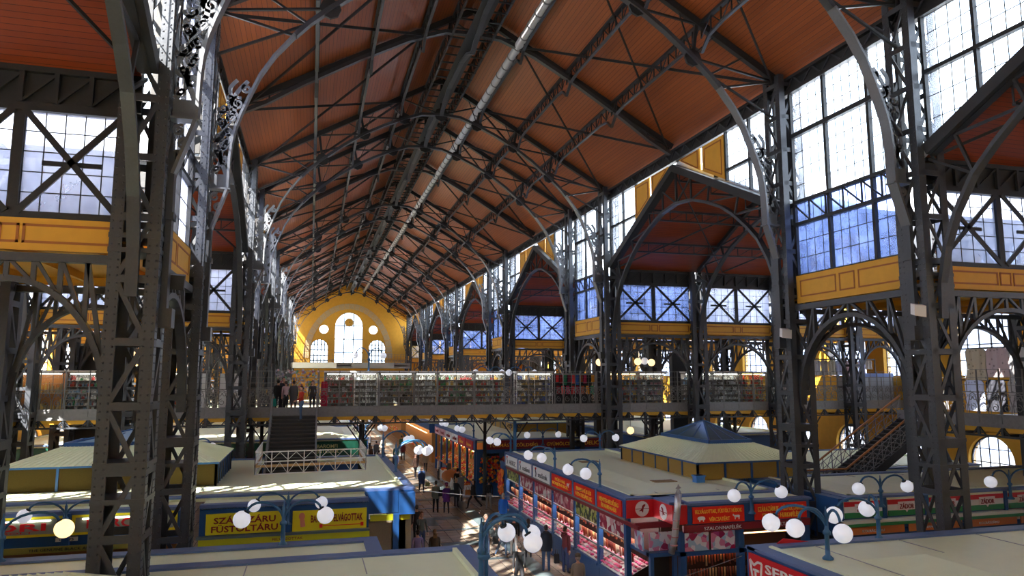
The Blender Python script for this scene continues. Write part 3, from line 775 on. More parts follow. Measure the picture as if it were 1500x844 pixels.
def lattice_frame():
    t = thing('lattice_rafter', 'x', 'roof truss', (0,0,0))
    for s_ in (-1, 1):
        lo = [(0,23.35),(1.3,23.3),(3,22.65),(5.2,21.45),(7.5,20.05),(8.9,19.1),(10.0,18.5)]
        mb = MB(); mb.ribbon([P3(s_*o, z) for o, z in lo], .16, .24, (0,1,0)); part('bottom_chord', mb, IRON, t)
        mb = MB(); mb.bar(P3(0, 24.5), P3(s_*10.1, roofz(10.1)-.15), .2, .26); part('rafter', mb, IRON_D, t)
        def lz(o):
            for (a, b_), (c, d) in zip(lo[:-1], lo[1:]):
                if a <= o <= c: return b_ + (d-b_)*(o-a)/(c-a)
            return lo[-1][1]
        n = 9
        for k in range(n):
            o0 = 9.9*k/n; o1 = 9.9*(k+1)/n
            mb = MB(); mb.bar(P3(s_*o0, lz(o0)), P3(s_*o1, roofz(o1)-.2), .07, .06); part('diagonal', mb, IRON_D, t)
            mb = MB(); mb.bar(P3(s_*o1, lz(o1)), P3(s_*o1, roofz(o1)-.2), .07, .06); part('post', mb, IRON_D, t)
    return t
rf = roof_frame(); lf = lattice_frame(); k = 0; first = True
for i, (a, c) in enumerate(BAYS):
    for Y in (a, c):
        if Y > YEND or Y < -7: continue
        lb = 'arched iron roof truss with round gussets, %s from the front' % ORD[k]
        if first: rf.location = (0, Y, 0); rf['label'] = lb; first = False
        else: dup(rf, (0, Y, 0), label=lb)
        k += 1
for i, (a, c) in enumerate(WIDE):
    lb = 'straight lattice rafter pair between arched trusses, %s from the front' % ORD[i]
    if i == 0: lf.location = (0, (a+c)/2, 0); lf['label'] = lb
    else: dup(lf, (0, (a+c)/2, 0), label=lb)
# purlin girders
frames = sorted([y for b_ in BAYS for y in b_ if y < YEND] + [(a+c)/2 for a, c in WIDE]); frames.append(YEND-.1)
for s_, nme in ((-1, 'left'), (1, 'right')):
    for off, w_ in ((2.3, 'upper'), (4.6, 'middle'), (6.9, 'lower')):
        X = XC + s_*off; z = roofz(off) - .12
        t = thing('purlin_girder', '%s lattice purlin running the length of the %s ceiling slope' % (w_, nme), 'girder', (X, 0, z - .6))
        mb = MB(); mb.box(-.09, .09, YBACK+.5, YEND, .55, .65); part('top_chord', mb, IRON_D, t)
        for a, c in zip(frames[:-1], frames[1:]):
            if c < 2: continue
            mb = MB(); e = .9
            mb.chain([(0,a,-.55),(0,a+e*.6,-.12),(0,a+e*1.6,0),(0,c-e*1.6,0),(0,c-e*.6,-.12),(0,c,-.55)], .12, .08); part('bottom_chord', mb, IRON_L if s_ < 0 and False else IRON, t)
            mb = MB(); n = max(4, int((c-a)/.62))
            for q in range(n):
                y0 = a + (c-a)*q/n; y1 = a + (c-a)*(q+1)/n
                mb.bar((0,y1,0), (0,y1,.6), .045)
                if q % 2: mb.bar((0,y0,0), (0,y1,.6), .035)
                else: mb.bar((0,y1,0), (0,y0,.6), .035)
            part('lacing', mb, IRON_D, t)
# ridge walkway girders, pipe, bracing
t = thing('ridge_girder', 'dark lattice walkway girder under the ridge of the nave roof', 'girder', (XC, 0, 23.2))
for off in (-.95, .95):
    mb = MB(); mb.box(off-.05, off+.05, YBACK+.5, YEND, 0, .12); mb.box(off-.05, off+.05, YBACK+.5, YEND, .75, .85); part('chord', mb, IRON_D, t)
    mb = MB(); y = 2.0; q = 0
    while y < YEND - 1:
        mb.bar((off, y, 0), (off, y, .8), .05); mb.bar((off, y, 0 if q else .8), (off, y+.9, .8 if q else 0), .04); y += .9; q = 1-q
    part('lacing', mb, IRON_D, t)
mb = MB(); y = 2.0
while y < YEND - 1: mb.box(-1.0, 1.0, y, y+.07, -.02, .04); y += .9
mb.box(-.35, .35, YBACK+.5, YEND, -.04, 0); part('walkway', mb, IRON_D, t)
for a, c in zip(frames[:-1], frames[1:]):
    if c < 2: continue
    mb = MB(); L = c-a
    mb.chain([(0,a,-.75),(0,a+L*.12,-.35),(0,a+L*.3,-.08),(0,a+L*.7,-.08),(0,c-L*.12,-.35),(0,c,-.75)], .22, .12); part('arched_chord', mb, IRON, t)
dp = thing('air_duct', 'white ribbed duct hung beside the ridge girder', 'duct', (8.92, 0, 23.05))
mb = MB(); mb.tube([(0, YBACK+1, 0), (0, YEND-1, 0)], .2, 12); part('duct_pipe', mb, plain('grey_white_duct', (.5,.5,.5), .5), dp)
mb = MB(); y = 2
while y < YEND - 2: mb.tube([(0,y,0),(0,y+.08,0)], .23, 12); y += 1.1
part('duct_rib', mb, RAILM, dp)
ix = 0
for a, c in zip(frames[:-1], frames[1:]):
    if c < 5: continue
    ix += 1
    for s_, nme in ((-1, 'left'), (1, 'right')):
        t = thing('cross_bracing', 'crossed thin tie bars against the %s ceiling slope, bay %s from the front' % (nme, ORD[ix-1]), 'tie bar', (XC, (a+c)/2, 20))
        for e in ((a, c), (c, a)):
            mb = MB(); mb.bar((XC+s_*9.9, e[0], roofz(9.9)-.45), (XC+s_*2.3, e[1], roofz(2.3)-.45), .05, .11); part('tie_bar', mb, IRON_D, t, world=True)
# ================================================================== cross-aisle trusses
def cross_truss(detail=True):
    t = thing('aisle_truss', 'x', 'roof truss', (0,0,0)); h = 8.3
    rz = lambda o: 17.85 - .478*abs(o)
    ar = [(0,16.0),(1.4,15.85),(2.8,15.4),(4.0,14.9),(4.9,14.35),(5.8,13.65),(6.5,13.0),(7.1,12.1),(7.5,11.2),(7.75,10.2),(7.8,9.2)]
    for s_ in (-1, 1):
        mb = MB(); mb.ribbon([(0, s_*o, z) for o, z in ar], .12, .24, (1,0,0)); part('arched_chord', mb, IRON, t)
        mb = MB(); mb.bar((0,0,17.7), (0,s_*7.8,rz(7.8)-.15), .2, .2); part('rafter', mb, IRON_D, t)
        for (o, z, r_) in ((1.4,15.85,1.4),(2.8,15.4,3.0),(4.9,14.35,5.2),(6.5,13.0,7.0)):
            mb = MB(); mb.bar((0,s_*o,z), (0,s_*r_,rz(r_)-.2), .08, .08); part('post', mb, IRON_D, t)
        for (o, z, r_) in ((0,16.0,1.4),(1.4,15.85,3.0),(2.8,15.4,5.2),(4.9,14.35,7.0),(6.5,13.0,7.9)):
            mb = MB(); mb.bar((0,s_*o,z), (0,s_*r_,rz(r_)-.25), .07, .07); part('diagonal', mb, IRON_D, t)
    mb = MB(); mb.bar((0,0,16), (0,0,17.7), .1, .1); part('king_post', mb, IRON_D, t)
    return t
ct = cross_truss(); first = True
for i, (a, c) in enumerate(WIDE):
    for XX, nme in ((XB, 'right'), (XBL, 'left')):
        for k in range(len(XX)-1):
            X = XX[k] + (-.02 if k else 0); lb = 'arched truss of the %s cross aisle on the %s, %s' % (ORD[i], nme, ('at the nave opening', 'second from the nave', 'third from the nave', 'fourth from the nave')[k])
            if first: ct.location = (X, (a+c)/2, 0); ct['label'] = lb; first = False
            else: dup(ct, (X, (a+c)/2, 0), label=lb)
for i, (a, c) in enumerate(WIDE):
    for s_, xa, xb, nme in ((-1, XL, XOL, 'left'), (1, XR, XOR, 'right')):
        mid = (a+c)/2; x0, x1 = min(xa, xb)+.2, max(xa, xb)-.2
        t = thing('aisle_purlins', 'lattice purlins and tie bars under the %s cross aisle ceiling on the %s' % (ORD[i], nme), 'girder', ((x0+x1)/2, mid, 15))
        for o in (-5.4, -2.8, 0, 2.8, 5.4):
            mb = MB(); z = 17.7-.478*abs(o); mb.box(x0, x1, mid+o-.06, mid+o+.06, z-.1, z); mb.box(x0, x1, mid+o-.05, mid+o+.05, z-.6, z-.52)
            n = 22
            for q in range(n):
                u = x0+(x1-x0)*q/n; v = x0+(x1-x0)*(q+1)/n; mb.bar((u,mid+o,z), (u,mid+o,z-.55), .04); mb.bar((u,mid+o,z-.55), (v,mid+o,z), .03)
            part('purlin', mb, IRON_D, t, world=True)
        for q in range(3):
            u, v = x0+(x1-x0)*q/3, x0+(x1-x0)*(q+1)/3
            for e in (-1, 1):
                mb = MB(); mb.bar((u, mid+e*.3, 17.45), (v, mid+e*7.6, 13.95), .05, .08); mb.bar((v, mid+e*.3, 17.45), (u, mid+e*7.6, 13.95), .05, .08); part('tie_bar', mb, IRON_D, t, world=True)
# ================================================================== text
TMPS = bpy.data.scenes.new('workshop')      # empty helper scene, so that evaluating one mesh stays quick
def evaluated(o):
    TMPS.collection.objects.link(o); vl = TMPS.view_layers[0]; vl.update(); dg_ = vl.depsgraph; dg_.update()
    return bpy.data.meshes.new_from_object(o.evaluated_get(dg_))
def text_mesh(s, w_, h_, mat, ext=.008, bold=.0):
    cu = bpy.data.curves.new('lettering', 'FONT'); cu.body = s; cu.extrude = ext; cu.resolution_u = 2; cu.align_x = 'CENTER'; cu.offset = bold
    o = bpy.data.objects.new('tmp', cu); me = evaluated(o)
    bpy.data.objects.remove(o); bpy.data.curves.remove(cu)
    xs = [v.co.x for v in me.vertices]; ys = [v.co.y for v in me.vertices]
    cx, cy = (min(xs)+max(xs))/2, (min(ys)+max(ys))/2; sx = w_/(max(xs)-min(xs)); sy = h_/(max(ys)-min(ys))
    for v in me.vertices: v.co = ((v.co.x-cx)*sx, (v.co.y-cy)*sy, v.co.z)
    me.materials.clear(); me.materials.append(mat); me.name = 'lettering'; return me
FACE = {'-y': (pi/2, 0, 0), '-x': (pi/2, 0, -pi/2), '+y': (pi/2, 0, pi), '+x': (pi/2, 0, pi/2)}
def letter(s, parent, wpos, w_, h_, mat, face='-y', bold=0):
    me = text_mesh(s, w_, h_, mat, bold=bold); off = Vector((0,0,0)); p = parent
    while p is not None: off += Vector(p.location); p = p.parent
    return link('lettering', me, parent, Vector(wpos) - off, FACE[face])
def board(name, parent, face, c, u0, u1, z0, z1, t, mat, label=None):
    """flat board whose seen face lies at coordinate c on the given side"""
    mb = MB()
    if face == '-y': mb.box(u0, u1, c, c+t, z0, z1)
    elif face == '-x': mb.box(c, c+t, u0, u1, z0, z1)
    elif face == '+x': mb.box(c-t, c, u0, u1, z0, z1)
    return part(name, mb, mat, parent, world=True, label=label)
# ================================================================== railing panel (unit 1.06 long, along x)
def rail_meshes(mat):
    sc = MB(); U = 1.06
    def rb(pts, w_=.028): sc.ribbon([(x, 0, z) for x, z in pts], w_, .02, (0,1,0))
    for cx in (.265, .795):
        rb(spiral(cx-.09, .68, .12, .04, 0, 1.1, 10)); rb(spiral(cx+.09, .68, .12, .04, pi, -1.1, 10))
        rb(spiral(cx, .3, .17, .05, pi/2, 1.2, 12)); rb([(cx-.2,.05),(cx-.24,.4),(cx-.12,.86),(cx,.92)]); rb([(cx+.2,.05),(cx+.24,.4),(cx+.12,.86),(cx,.92)])
    s1 = sc.mesh('scroll_panel', mat)
    b_ = MB(); b_.box(0, U, -.02, .02, .93, .97); b_.box(0, U, -.02, .02, 0, .04); b_.box(0, U, -.012, .012, .84, .86)
    for z in (1.25, 1.55, 1.9): b_.box(0, U, -.008, .008, z, z+.016)
    s2 = b_.mesh('rail', mat)
    p_ = MB(); p_.box(-.022, .022, -.03, .03, -.35, 1.92); p_.box(-.035,.035,-.04,.04,.9,1.0); s3 = p_.mesh('post', mat)
    q_ = MB(); q_.box(U*.5-.01, U*.5+.01, -.01, .01, .97, 1.92); s4 = q_.mesh('wire', mat)
    return s1, s2, s3, s4, U
RAILS = rail_meshes(RAILM)
def railing(name, label, x0, y0, ang, length, z, grp=None):
    t = thing(name, label, 'railing', (x0, y0, z), ang, grp); s1, s2, s3, s4, U = RAILS
    n = int(round(length/U)); sc = length/(n*U)
    for k in range(n):
        for me, nm_ in ((s1,'scroll_panel'),(s2,'rail'),(s3,'post'),(s4,'wire')):
            link(nm_, me, t, (k*U*sc,0,0), (0,0,0), (sc,1,1))
    link('post', s3, t, (length,0,0)); return t
def deck(label, x0, x1, y0, y1, front, kind='bridge'):
    """gallery deck z 5.65 with fascia, bottom truss and yellow vaults along one edge"""
    t = thing('gallery_deck', label, 'gallery', (x0, y0, 5.6))
    mb = MB(); mb.box(x0, x1, y0, y1, 5.5, 5.66); part('floor_slab', mb, GALF, t, world=True)
    U = 1.06
    if front == '-y':
        L = x1-x0; n = int(L/U); P = lambda u, d, z: (x0+u, y0+d, z)
    elif front == '-x':
        L = y1-y0; n = int(L/U); P = lambda u, d, z: (x0+d, y0+u, z)
    else:
        L = y1-y0; n = int(L/U); P = lambda u, d, z: (x1-d, y0+u, z)
    st = L/n
    def bx(m_, u0, u1, d0, d1, z0, z1):
        p, q = P(u0, d0, z0), P(u1, d1, z1); m_.box(*sorted((p[0], q[0])), *sorted((p[1], q[1])), *sorted((z0, z1)))
    mb = MB(); bx(mb, 0, L, -.03, .03, 5.5, 5.95); bx(mb, 0, L, -.07, .05, 5.46, 5.54); bx(mb, 0, L, -.06, .05, 5.93, 5.97)
    part('fascia', mb, GALF, t, world=True)
    mb = MB(); bx(mb, 0, L, -.08, .1, 5.05, 5.13); part('bottom_chord', mb, IRON, t, world=True)
    tr = MB(); tr.bar(P(0,0,5.48), P(st*.28,0,5.12), .05); tr.bar(P(st,0,5.48), P(st*.72,0,5.12), .05); tr.bar(P(0,0,5.5), P(0,0,5.05), .09)
    for sg in (0, 1):
        pts = spiral(st*(.12 if not sg else .88), 5.24, .09, .03, 0, 1.0, 8); tr.ribbon([P(a, 0, b_) for a, b_ in pts], .03, .03, (0,1,0) if front == '-y' else (1,0,0))
    va = MB(); k_ = 8; prev = None
    depth = (y1-y0) if front == '-y' else (x1-x0)
    pts = [(st*.12 + st*.76*q/k_, 5.2 + .2*math.sin(pi*q/k_)) for q in range(k_+1)]
    va.prism([(st*.07, 5.475), (st*.93, 5.475), (st*.84, 5.27), (st*.16, 5.27)], P(0, .03, 0), (1,0,0) if front == '-y' else (0,1,0), (0,0,1), Vector(P(0,.03,0))-Vector(P(0,0,0)))
    for (a, b_), (c, d) in zip(pts[:-1], pts[1:]):
        n0 = len(va.v); va.v += [P(a, .12, b_), P(c, .12, d), P(c, depth, d), P(a, depth, b_)]; va.face((n0,n0+1,n0+2,n0+3))
        n0 = len(va.v); va.v += [P(a, .12, b_), P(c, .12, d), P(c, .12, 5.45), P(a, .12, 5.45)]; va.face((n0,n0+1,n0+2,n0+3))
    va.v = [tuple(Vector(v) - Vector(t.location)) for v in va.v]; tr.v = [tuple(Vector(v) - Vector(t.location)) for v in tr.v]
    m1 = tr.mesh('truss_web', IRON); m2 = va.mesh('vault', YVAULT)
    for q in range(n):
        off = Vector(P(st*q, 0, 0)) - Vector(P(0, 0, 0)); link('truss_web', m1, t, off, stuff=False); link('vault', m2, t, off)
    cb = MB()
    for q in range(0, n+1, 2):
        bx(cb, st*q-.08, st*q+.08, .1, depth, 5.08, 5.5)
    part('cross_beam', cb, IRON_D, t, world=True)
    return t
GZ = 5.97
deck('iron gallery bridge crossing the hall at mid height with yellow vaults below', XOL, XOR, 39.4, 44.4, '-y')
railing('scroll_railing', 'scrolled grey railing of the bridge, left of the staircase', XOL, 39.38, 0, -1.95-XOL, GZ)
railing('scroll_railing', 'long scrolled grey railing of the bridge, right of the staircase', .45, 39.38, 0, XOR-.45, GZ)
railing('scroll_railing', 'scrolled grey railing along the far edge of the bridge', XOL, 44.4, 0, XOR-XOL, GZ)
deck('outer gallery deck along the right wall above the market stalls', 27.7, XOR, 3.5, 28.8, '-x')
railing('scroll_railing', 'scrolled railing of the right outer gallery in front of the hanging linens', 27.68, 3.5, pi/2, 22.9, GZ)
deck('outer gallery deck along the left wall above the market stalls', XOL, -13.3, 3.5, 39.3, '+x')
railing('scroll_railing', 'scrolled railing of the left outer gallery', -13.28, 3.5, pi/2, 35.8, GZ)
railing('scroll_railing', 'scrolled railing on the far gallery before the end wall', XL+.6, YEND-6.0, 0, XR-XL-1.2, 9.5)
# iron bridge supports
def support(label, x, y, blue):
    t = thing('bridge_support', label, 'column', (x, y, 0)); m_ = LAMPB if blue else IRON_D
    mb = MB(); mb.lathe([(.2,0),(.2,.3),(.13,.4),(.12,1.1),(.16,1.15),(.12,1.2),(.1,4.0),(.15,4.05),(.1,4.12),(.1,5.05)], n=12); part('shaft', mb, m_, t)
    for sx in (-1, 1):
        mb = MB(); mb.ribbon([(sx*.1,0,4.1),(sx*.35,0,4.45),(sx*.75,0,5.0)], .07, .05, (0,1,0)); mb.ribbon([(a*sx, 0, b_) for a, b_ in spiral(.28, 4.75, .16, .04, 0, 1.4, 10)], .04, .03, (0,1,0)); part('bracket', mb, IRON_D, t)
    return t
support('blue painted bridge column with scrolled brackets rising beside the white signs', 11.3, 39.55, True)
support('black bridge column with branching top at the corner of the produce stall', 10.6, 43.9, False)
support('black bridge column right of the main staircase', 2.7, 39.55, False)
support('dark bridge column behind the staircase lamps', 3.1, 43.9, False)
support('dark bridge column left of the main staircase', -2.6, 43.9, False)
for k_, x in enumerate((20.0, 25.6, 31.2)): support('dark bridge column under the right part of the bridge, %s from the nave' % ORD[k_], x, 39.6, False)
# ================================================================== display cabinets on the bridge
GOODC = [plain('goods_%d' % i, c, .5) for i, c in enumerate([(.9,.9,.86),(.6,.05,.05),(.1,.14,.45),(.5,.33,.15),(.12,.1,.08),(.75,.45,.1),(.05,.35,.14),(.65,.67,.72),(.6,.25,.3),(.2,.35,.55)])]
STRIPL = glow('shelf_lamp', (1,.95,.85), 22)
STRIPD = glow('dim_shelf_lamp', (1,.93,.82), 12)
STRIPW = glow('warm_shelf_lamp', (1,.6,.25), 16)
def goods_mb(rnd, x0, x1, y0, y1, z, hmax, n, pal):
    mb = MB(); x = x0
    while x < x1 - .06:
        w_ = rnd.uniform(.07, .2); h_ = rnd.uniform(.35, 1)*hmax; mi = rnd.choice(pal); t = rnd.random()
        if t < .5: mb.box(x, x+w_*.85, y0, y0+rnd.uniform(.1,.3), z, z+h_, mi)
        else: mb.lathe([(w_*.4,0),(w_*.42,h_*.55),(w_*.15,h_*.75),(w_*.15,h_)], (x+w_*.5, (y0+y1)/2, z), 6, mi)
        x += w_
    return mb
def cabinet(label, x0, x1, y, pal, lamp=None, top=True, nsh=6, seed=1, back=None, mat=None, z0=5.68, H=2.12):
    rnd = random.Random(seed); W_ = x1-x0
    t = thing('display_cabinet', label, 'cabinet', (x0, y, z0), group='glass display cabinets on the bridge')
    fr = MB(); m_ = mat or RAILM
    for x in (0, W_-.04): fr.box(x, x+.04, 0, .04, 0, H); fr.box(x, x+.04, .56, .6, 0, H)
    fr.box(0, W_, 0, .04, 0, .08); fr.box(0, W_, 0, .6, H-.06, H); fr.box(W_/2-.015, W_/2+.015, -.005, .03, 0, H)
    part('frame', fr, m_, t)
    mb = MB(); mb.box(.03, W_-.03, .58, .6, 0, H); part('back_panel', mb, back or plain('cabinet_back', (.2,.19,.18), .7), t)
    mb = MB(); mb.box(.04, W_-.04, .012, .02, .08, H-.06); part('glass_front', mb, CLEAR, t)
    for k in range(nsh):
        z = .1 + (H-.2)*k/nsh; mb = MB(); mb.box(.03, W_-.03, .05, .57, z-.012, z); sh = part('shelf', mb, WHITE, t)
        g_ = goods_mb(rnd, .06, W_-.06, .12, .4, z, (H-.2)/nsh*.8, 12, pal); part('wares', g_, GOODC, sh, stuff=True)
    lamp = lamp or STRIPD
    if lamp:
        mb = MB(); mb.box(.15, W_-.15, .1, .16, H-.1, H-.07); part('lamp_strip', mb, lamp, t)
    if top:
        mb = MB(); mb.box(-.02, W_+.02, -.05, .7, H, H+.09); part('top_board', mb, WHITE, t)
    return t
ALL = list(range(10))
CY = 41.3
cabs = [(-16.9,-14.6,'souvenir cabinet with white wares at the far left of the bridge',[0,7,3],None),
 (-14.3,-12.1,'orange backed blank cabinet beside the bright railing on the left of the bridge',[5,3],None),
 (-12.0,-9.8,'left bridge cabinet with green and red boxes behind the sunlit railing',[6,1,9,0],None),
 (-8.7,-6.4,'left bridge cabinet with bottles seen between the near lattice columns',ALL,None),
 (.75,2.35,'bridge cabinet just right of the staircase with small red souvenirs',[1,4,7,8],None),
 (2.4,3.7,'narrow pale bridge cabinet with white porcelain',[0,7],STRIPL),
 (3.75,5.75,'bridge cabinet with green shirted seller behind it',[4,6,7,3],None),
 (5.8,7.1,'bridge cabinet of white lace and silver wares right of the seller',[0,7,7],STRIPL),
 (7.15,9.3,'bridge cabinet of painted crockery with lit white shelf strip',[0,1,5,6],STRIPL),
 (9.35,11.2,'bridge cabinet of glassware and orange pottery below the roof centre',[0,7,1,5],STRIPL),
 (11.9,14.2,'white framed bridge cabinet with straw and blue trays',[3,2,0,5],None),
 (17.6,19.9,'bridge cabinet with warm lamp and blue dishes, right of the tall lattice column',[5,3,1,9],STRIPW),
 (19.95,21.9,'bridge cabinet crowded with brown jars beside the aisle column',[3,4,8,0],None),
 (23.2,25.2,'bridge cabinet of white and grey plates right of the aisle column',[0,7,9],STRIPL),
 (25.25,27.3,'bridge cabinet of grey glassware next to the red lit cabinet',[7,0,4],None),
 (29.6,31.6,'plain grey bridge cabinet of linens right of the red lit cabinet',[7,0,8],None),
 (27.35,29.2,'bridge cabinet full of red and amber glass with bright strip lamps',[1,3,5,1],STRIPW)]
for q, (a, c, lb, pal, lamp) in enumerate(cabs):
    cabinet(lb, a, c, CY, pal, lamp, seed=q+3, mat=WHITE if q in (5,10) else None, back=plain('orange_board', (.55,.2,.04), .6) if q == 1 else None, nsh=2 if q == 1 else 6)
# rack of hanging garments / bags
gr = thing('garment_rack', 'grey rack of hanging garments in front of the tall lattice column on the bridge', 'rack', (14.3, CY, 5.68))
mb = MB()
for x in (0, 1.35, 2.65): mb.box(x, x+.05, 0, .05, 0, 2.1)
mb.box(0, 2.7, 0, .05, 1.98, 2.08); mb.box(0, 2.7, .5, .55, 1.98, 2.08); part('frame', mb, RAILM, gr)
mb = MB(); mb.box(0, 2.7, .58, .6, 0, 2.1); part('back_panel', mb, BLACK, gr)
GC = [('red',(.6,.03,.03)),('dark red',(.25,.01,.02)),('green',(.02,.2,.1)),('maroon',(.25,.02,.05)),('scarlet',(.7,.05,.04)),('blue',(.03,.12,.4)),('rust',(.4,.08,.02)),('crimson',(.5,.02,.08)),('black',(.02,.02,.02)),('orange',(.8,.35,.03))]
def garment(x, y, z, wd, h, c, label, group, sway=0, cat='garment'):
    mb = MB(); n = 6; n0 = 0
    for k in range(n+1):
        u = -wd/2 + wd*k/n; d = .03*math.sin(k*2.1+sway)
        for zz, e in ((0,.8),(-.12,1.0),(-h*.6,.9),(-h,1.05)): mb.v.append((u*e, d - .02, zz))
        for zz, e in ((0,.8),(-.12,1.0),(-h*.6,.9),(-h,1.05)): mb.v.append((u*e, d + .03, zz))
    for k in range(n):
        a = 8*k; b_ = a+8
        for q in range(3): mb.face((a+q, b_+q, b_+q+1, a+q+1)); mb.face((a+4+q, a+5+q, b_+5+q, b_+4+q))
        mb.face((a, a+4, b_+4, b_)); mb.face((a+3, b_+3, b_+7, a+7))
    mb.face((0,1,2,3,7,6,5,4)); e = 8*n; mb.face((e,e+4,e+5,e+6,e+7,e+3,e+2,e+1))
    o = solo('garment' if cat == 'garment' else 'tablecloth', mb, c, label, cat, group); o.location = (x, y, z); return o
for k in range(10):
    nme, c = GC[k]; garment(14.55 + .26*k, CY+.15, 7.68, .2, .45+.08*(k % 3), plain('cloth_'+nme.replace(' ','_'), c, .8), '%s knitted garment on the upper row of the bridge rack' % nme, 'garments on the bridge rack')
for k in range(8):
    nme, c = GC[(k*3+1) % 10]; garment(14.6 + .32*k, CY+.15, 7.0, .22, .5, plain('cloth_'+nme.replace(' ','_'), c, .8), '%s garment hanging on the lower row of the bridge rack, place %s' % (nme, ORD[k]), 'garments on the bridge rack', k)
# linens on the right galleries
LIN = [('white',(.72,.72,.78)),('lace grey',(.5,.48,.48)),('ivory',(.7,.64,.48)),('pale blue',(.55,.6,.78)),('flowered',(.6,.45,.45)),('cream',(.66,.6,.44)),('lilac',(.55,.52,.72)),('beige',(.5,.42,.3))]
def lin_mat(n_, c):
    m, nt, b = nm('linen_'+n_.replace(' ','_')); g = nt.nodes.new('ShaderNodeTexCoord'); v = nt.nodes.new('ShaderNodeTexVoronoi'); v.inputs['Scale'].default_value = 5
    nt.links.new(g.outputs['Object'], v.inputs['Vector']); r = nt.nodes.new('ShaderNodeMix'); r.data_type = 'RGBA'; r.inputs[6].default_value = (*[x*.5 for x in c], 1); r.inputs[7].default_value = (*c, 1)
    mr = nt.nodes.new('ShaderNodeMapRange'); mr.inputs[1].default_value = .15; mr.inputs[2].default_value = .3; nt.links.new(v.outputs[0], mr.inputs[0])
    nt.links.new(mr.outputs[0], r.inputs[0]); nt.links.new(r.outputs[2], b.inputs['Base Color']); b.inputs['Roughness'].default_value = .9; return m
LM = [lin_mat(*x) for x in LIN]
rk = thing('linen_stand', 'stand with a rail of hanging linens on the far right gallery', 'rack', (32.4, 40.7, 5.68))
mb = MB()
for x in (0, 2.5, 5.1): mb.box(x, x+.06, 0, .06, 0, 3.1)
mb.box(0, 5.16, 0, .05, 3.0, 3.08); part('frame', mb, IRON_D, rk)
for k in range(8):
    garment(32.75 + .6*k, 40.65, 8.66, .56, 1.0 if k < 7 else .6, LM[k], '%s linen cloth on the rail of the far right gallery' % LIN[k][0], 'linens on the far right gallery', k, 'tablecloth')
gc = thing('glass_counter', 'pale blue topped glass counter at the right end of the bridge', 'counter', (34.2, 39.9, 5.68))
mb = MB(); mb.box(0, 4.0, 0, .6, 0, 1.85); part('panel', mb, plain('frosted_panel', (.42,.45,.5), .3), gc)
mb = MB(); mb.box(1.6, 4.0, -.05, .75, 1.86, 2.1); part('lid', mb, plain('pale_blue_lid', (.2,.3,.6), .4), gc)
mb = MB()
for x in (0, 1, 2, 3, 3.95): mb.box(x, x+.04, -.02, .0, 0, 1.85)
for z in (.5, 1.1, 1.8): mb.box(0, 4, -.02, 0, z, z+.03)
part('frame', mb, RAILM, gc)
rk = thing('linen_stand', 'stand with rows of hanging embroidered linens behind the near right railing', 'rack', (30.9, 12, 5.68))
mb = MB()
for y in (0, 4, 8, 12, 16): mb.box(0, .06, y, y+.06, 0, 3.3)
mb.box(0, .05, 0, 16, 3.2, 3.28); mb.box(0, .05, 0, 16, 1.7, 1.75); part('frame', mb, IRON_D, rk)
for k in range(14):
    y = 12.7 + k*1.1
    o = garment(30.8, y, 8.9, 1.1, 1.35 + .15*(k % 2), LM[(k*3) % 8], '%s cloth on the upper rail behind the near right railing, %s from front' % (LIN[(k*3) % 8][0], ORD[min(k,12)] if k < 13 else 'last'), 'linens behind the near right railing', k, 'tablecloth'); o.rotation_euler = (0,0,pi/2)
    o = garment(30.75, y+.15, 7.4, 1.0, 1.45, LM[(k*5+2) % 8] if k % 4 else plain('dark_cloth', (.03,.03,.04), .9), '%s cloth on the lower rail behind the near right railing, %s from front' % (LIN[(k*5+2) % 8][0] if k % 4 else 'black', ORD[min(k,12)] if k < 13 else 'last'), 'linens behind the near right railing', k, 'tablecloth'); o.rotation_euler = (0,0,pi/2)
# white panels left of the staircase
pn = thing('white_panel', 'white framed board with a dark ornament beside the head of the main staircase', 'board', (-4.55, 40.2, 5.68))
mb = MB(); mb.box(0, 1.15, 0, .06, 0, 2.05); part('board', mb, WHITE, pn)
mb = MB(); mb.ribbon([(.55+a, -.01, b_) for a, b_ in spiral(0, .8, .22, .04, 0, 1.5, 12)], .08, .02, (0,1,0)); part('ornament', mb, BLACK, pn)
pn = thing('white_panel', 'plain white board on the bridge seen between the near lattice columns', 'board', (-6.3, 40.2, 5.68)); mb = MB(); mb.box(0, 1.1, 0, .06, 0, 2.05); part('board', mb, WHITE, pn)
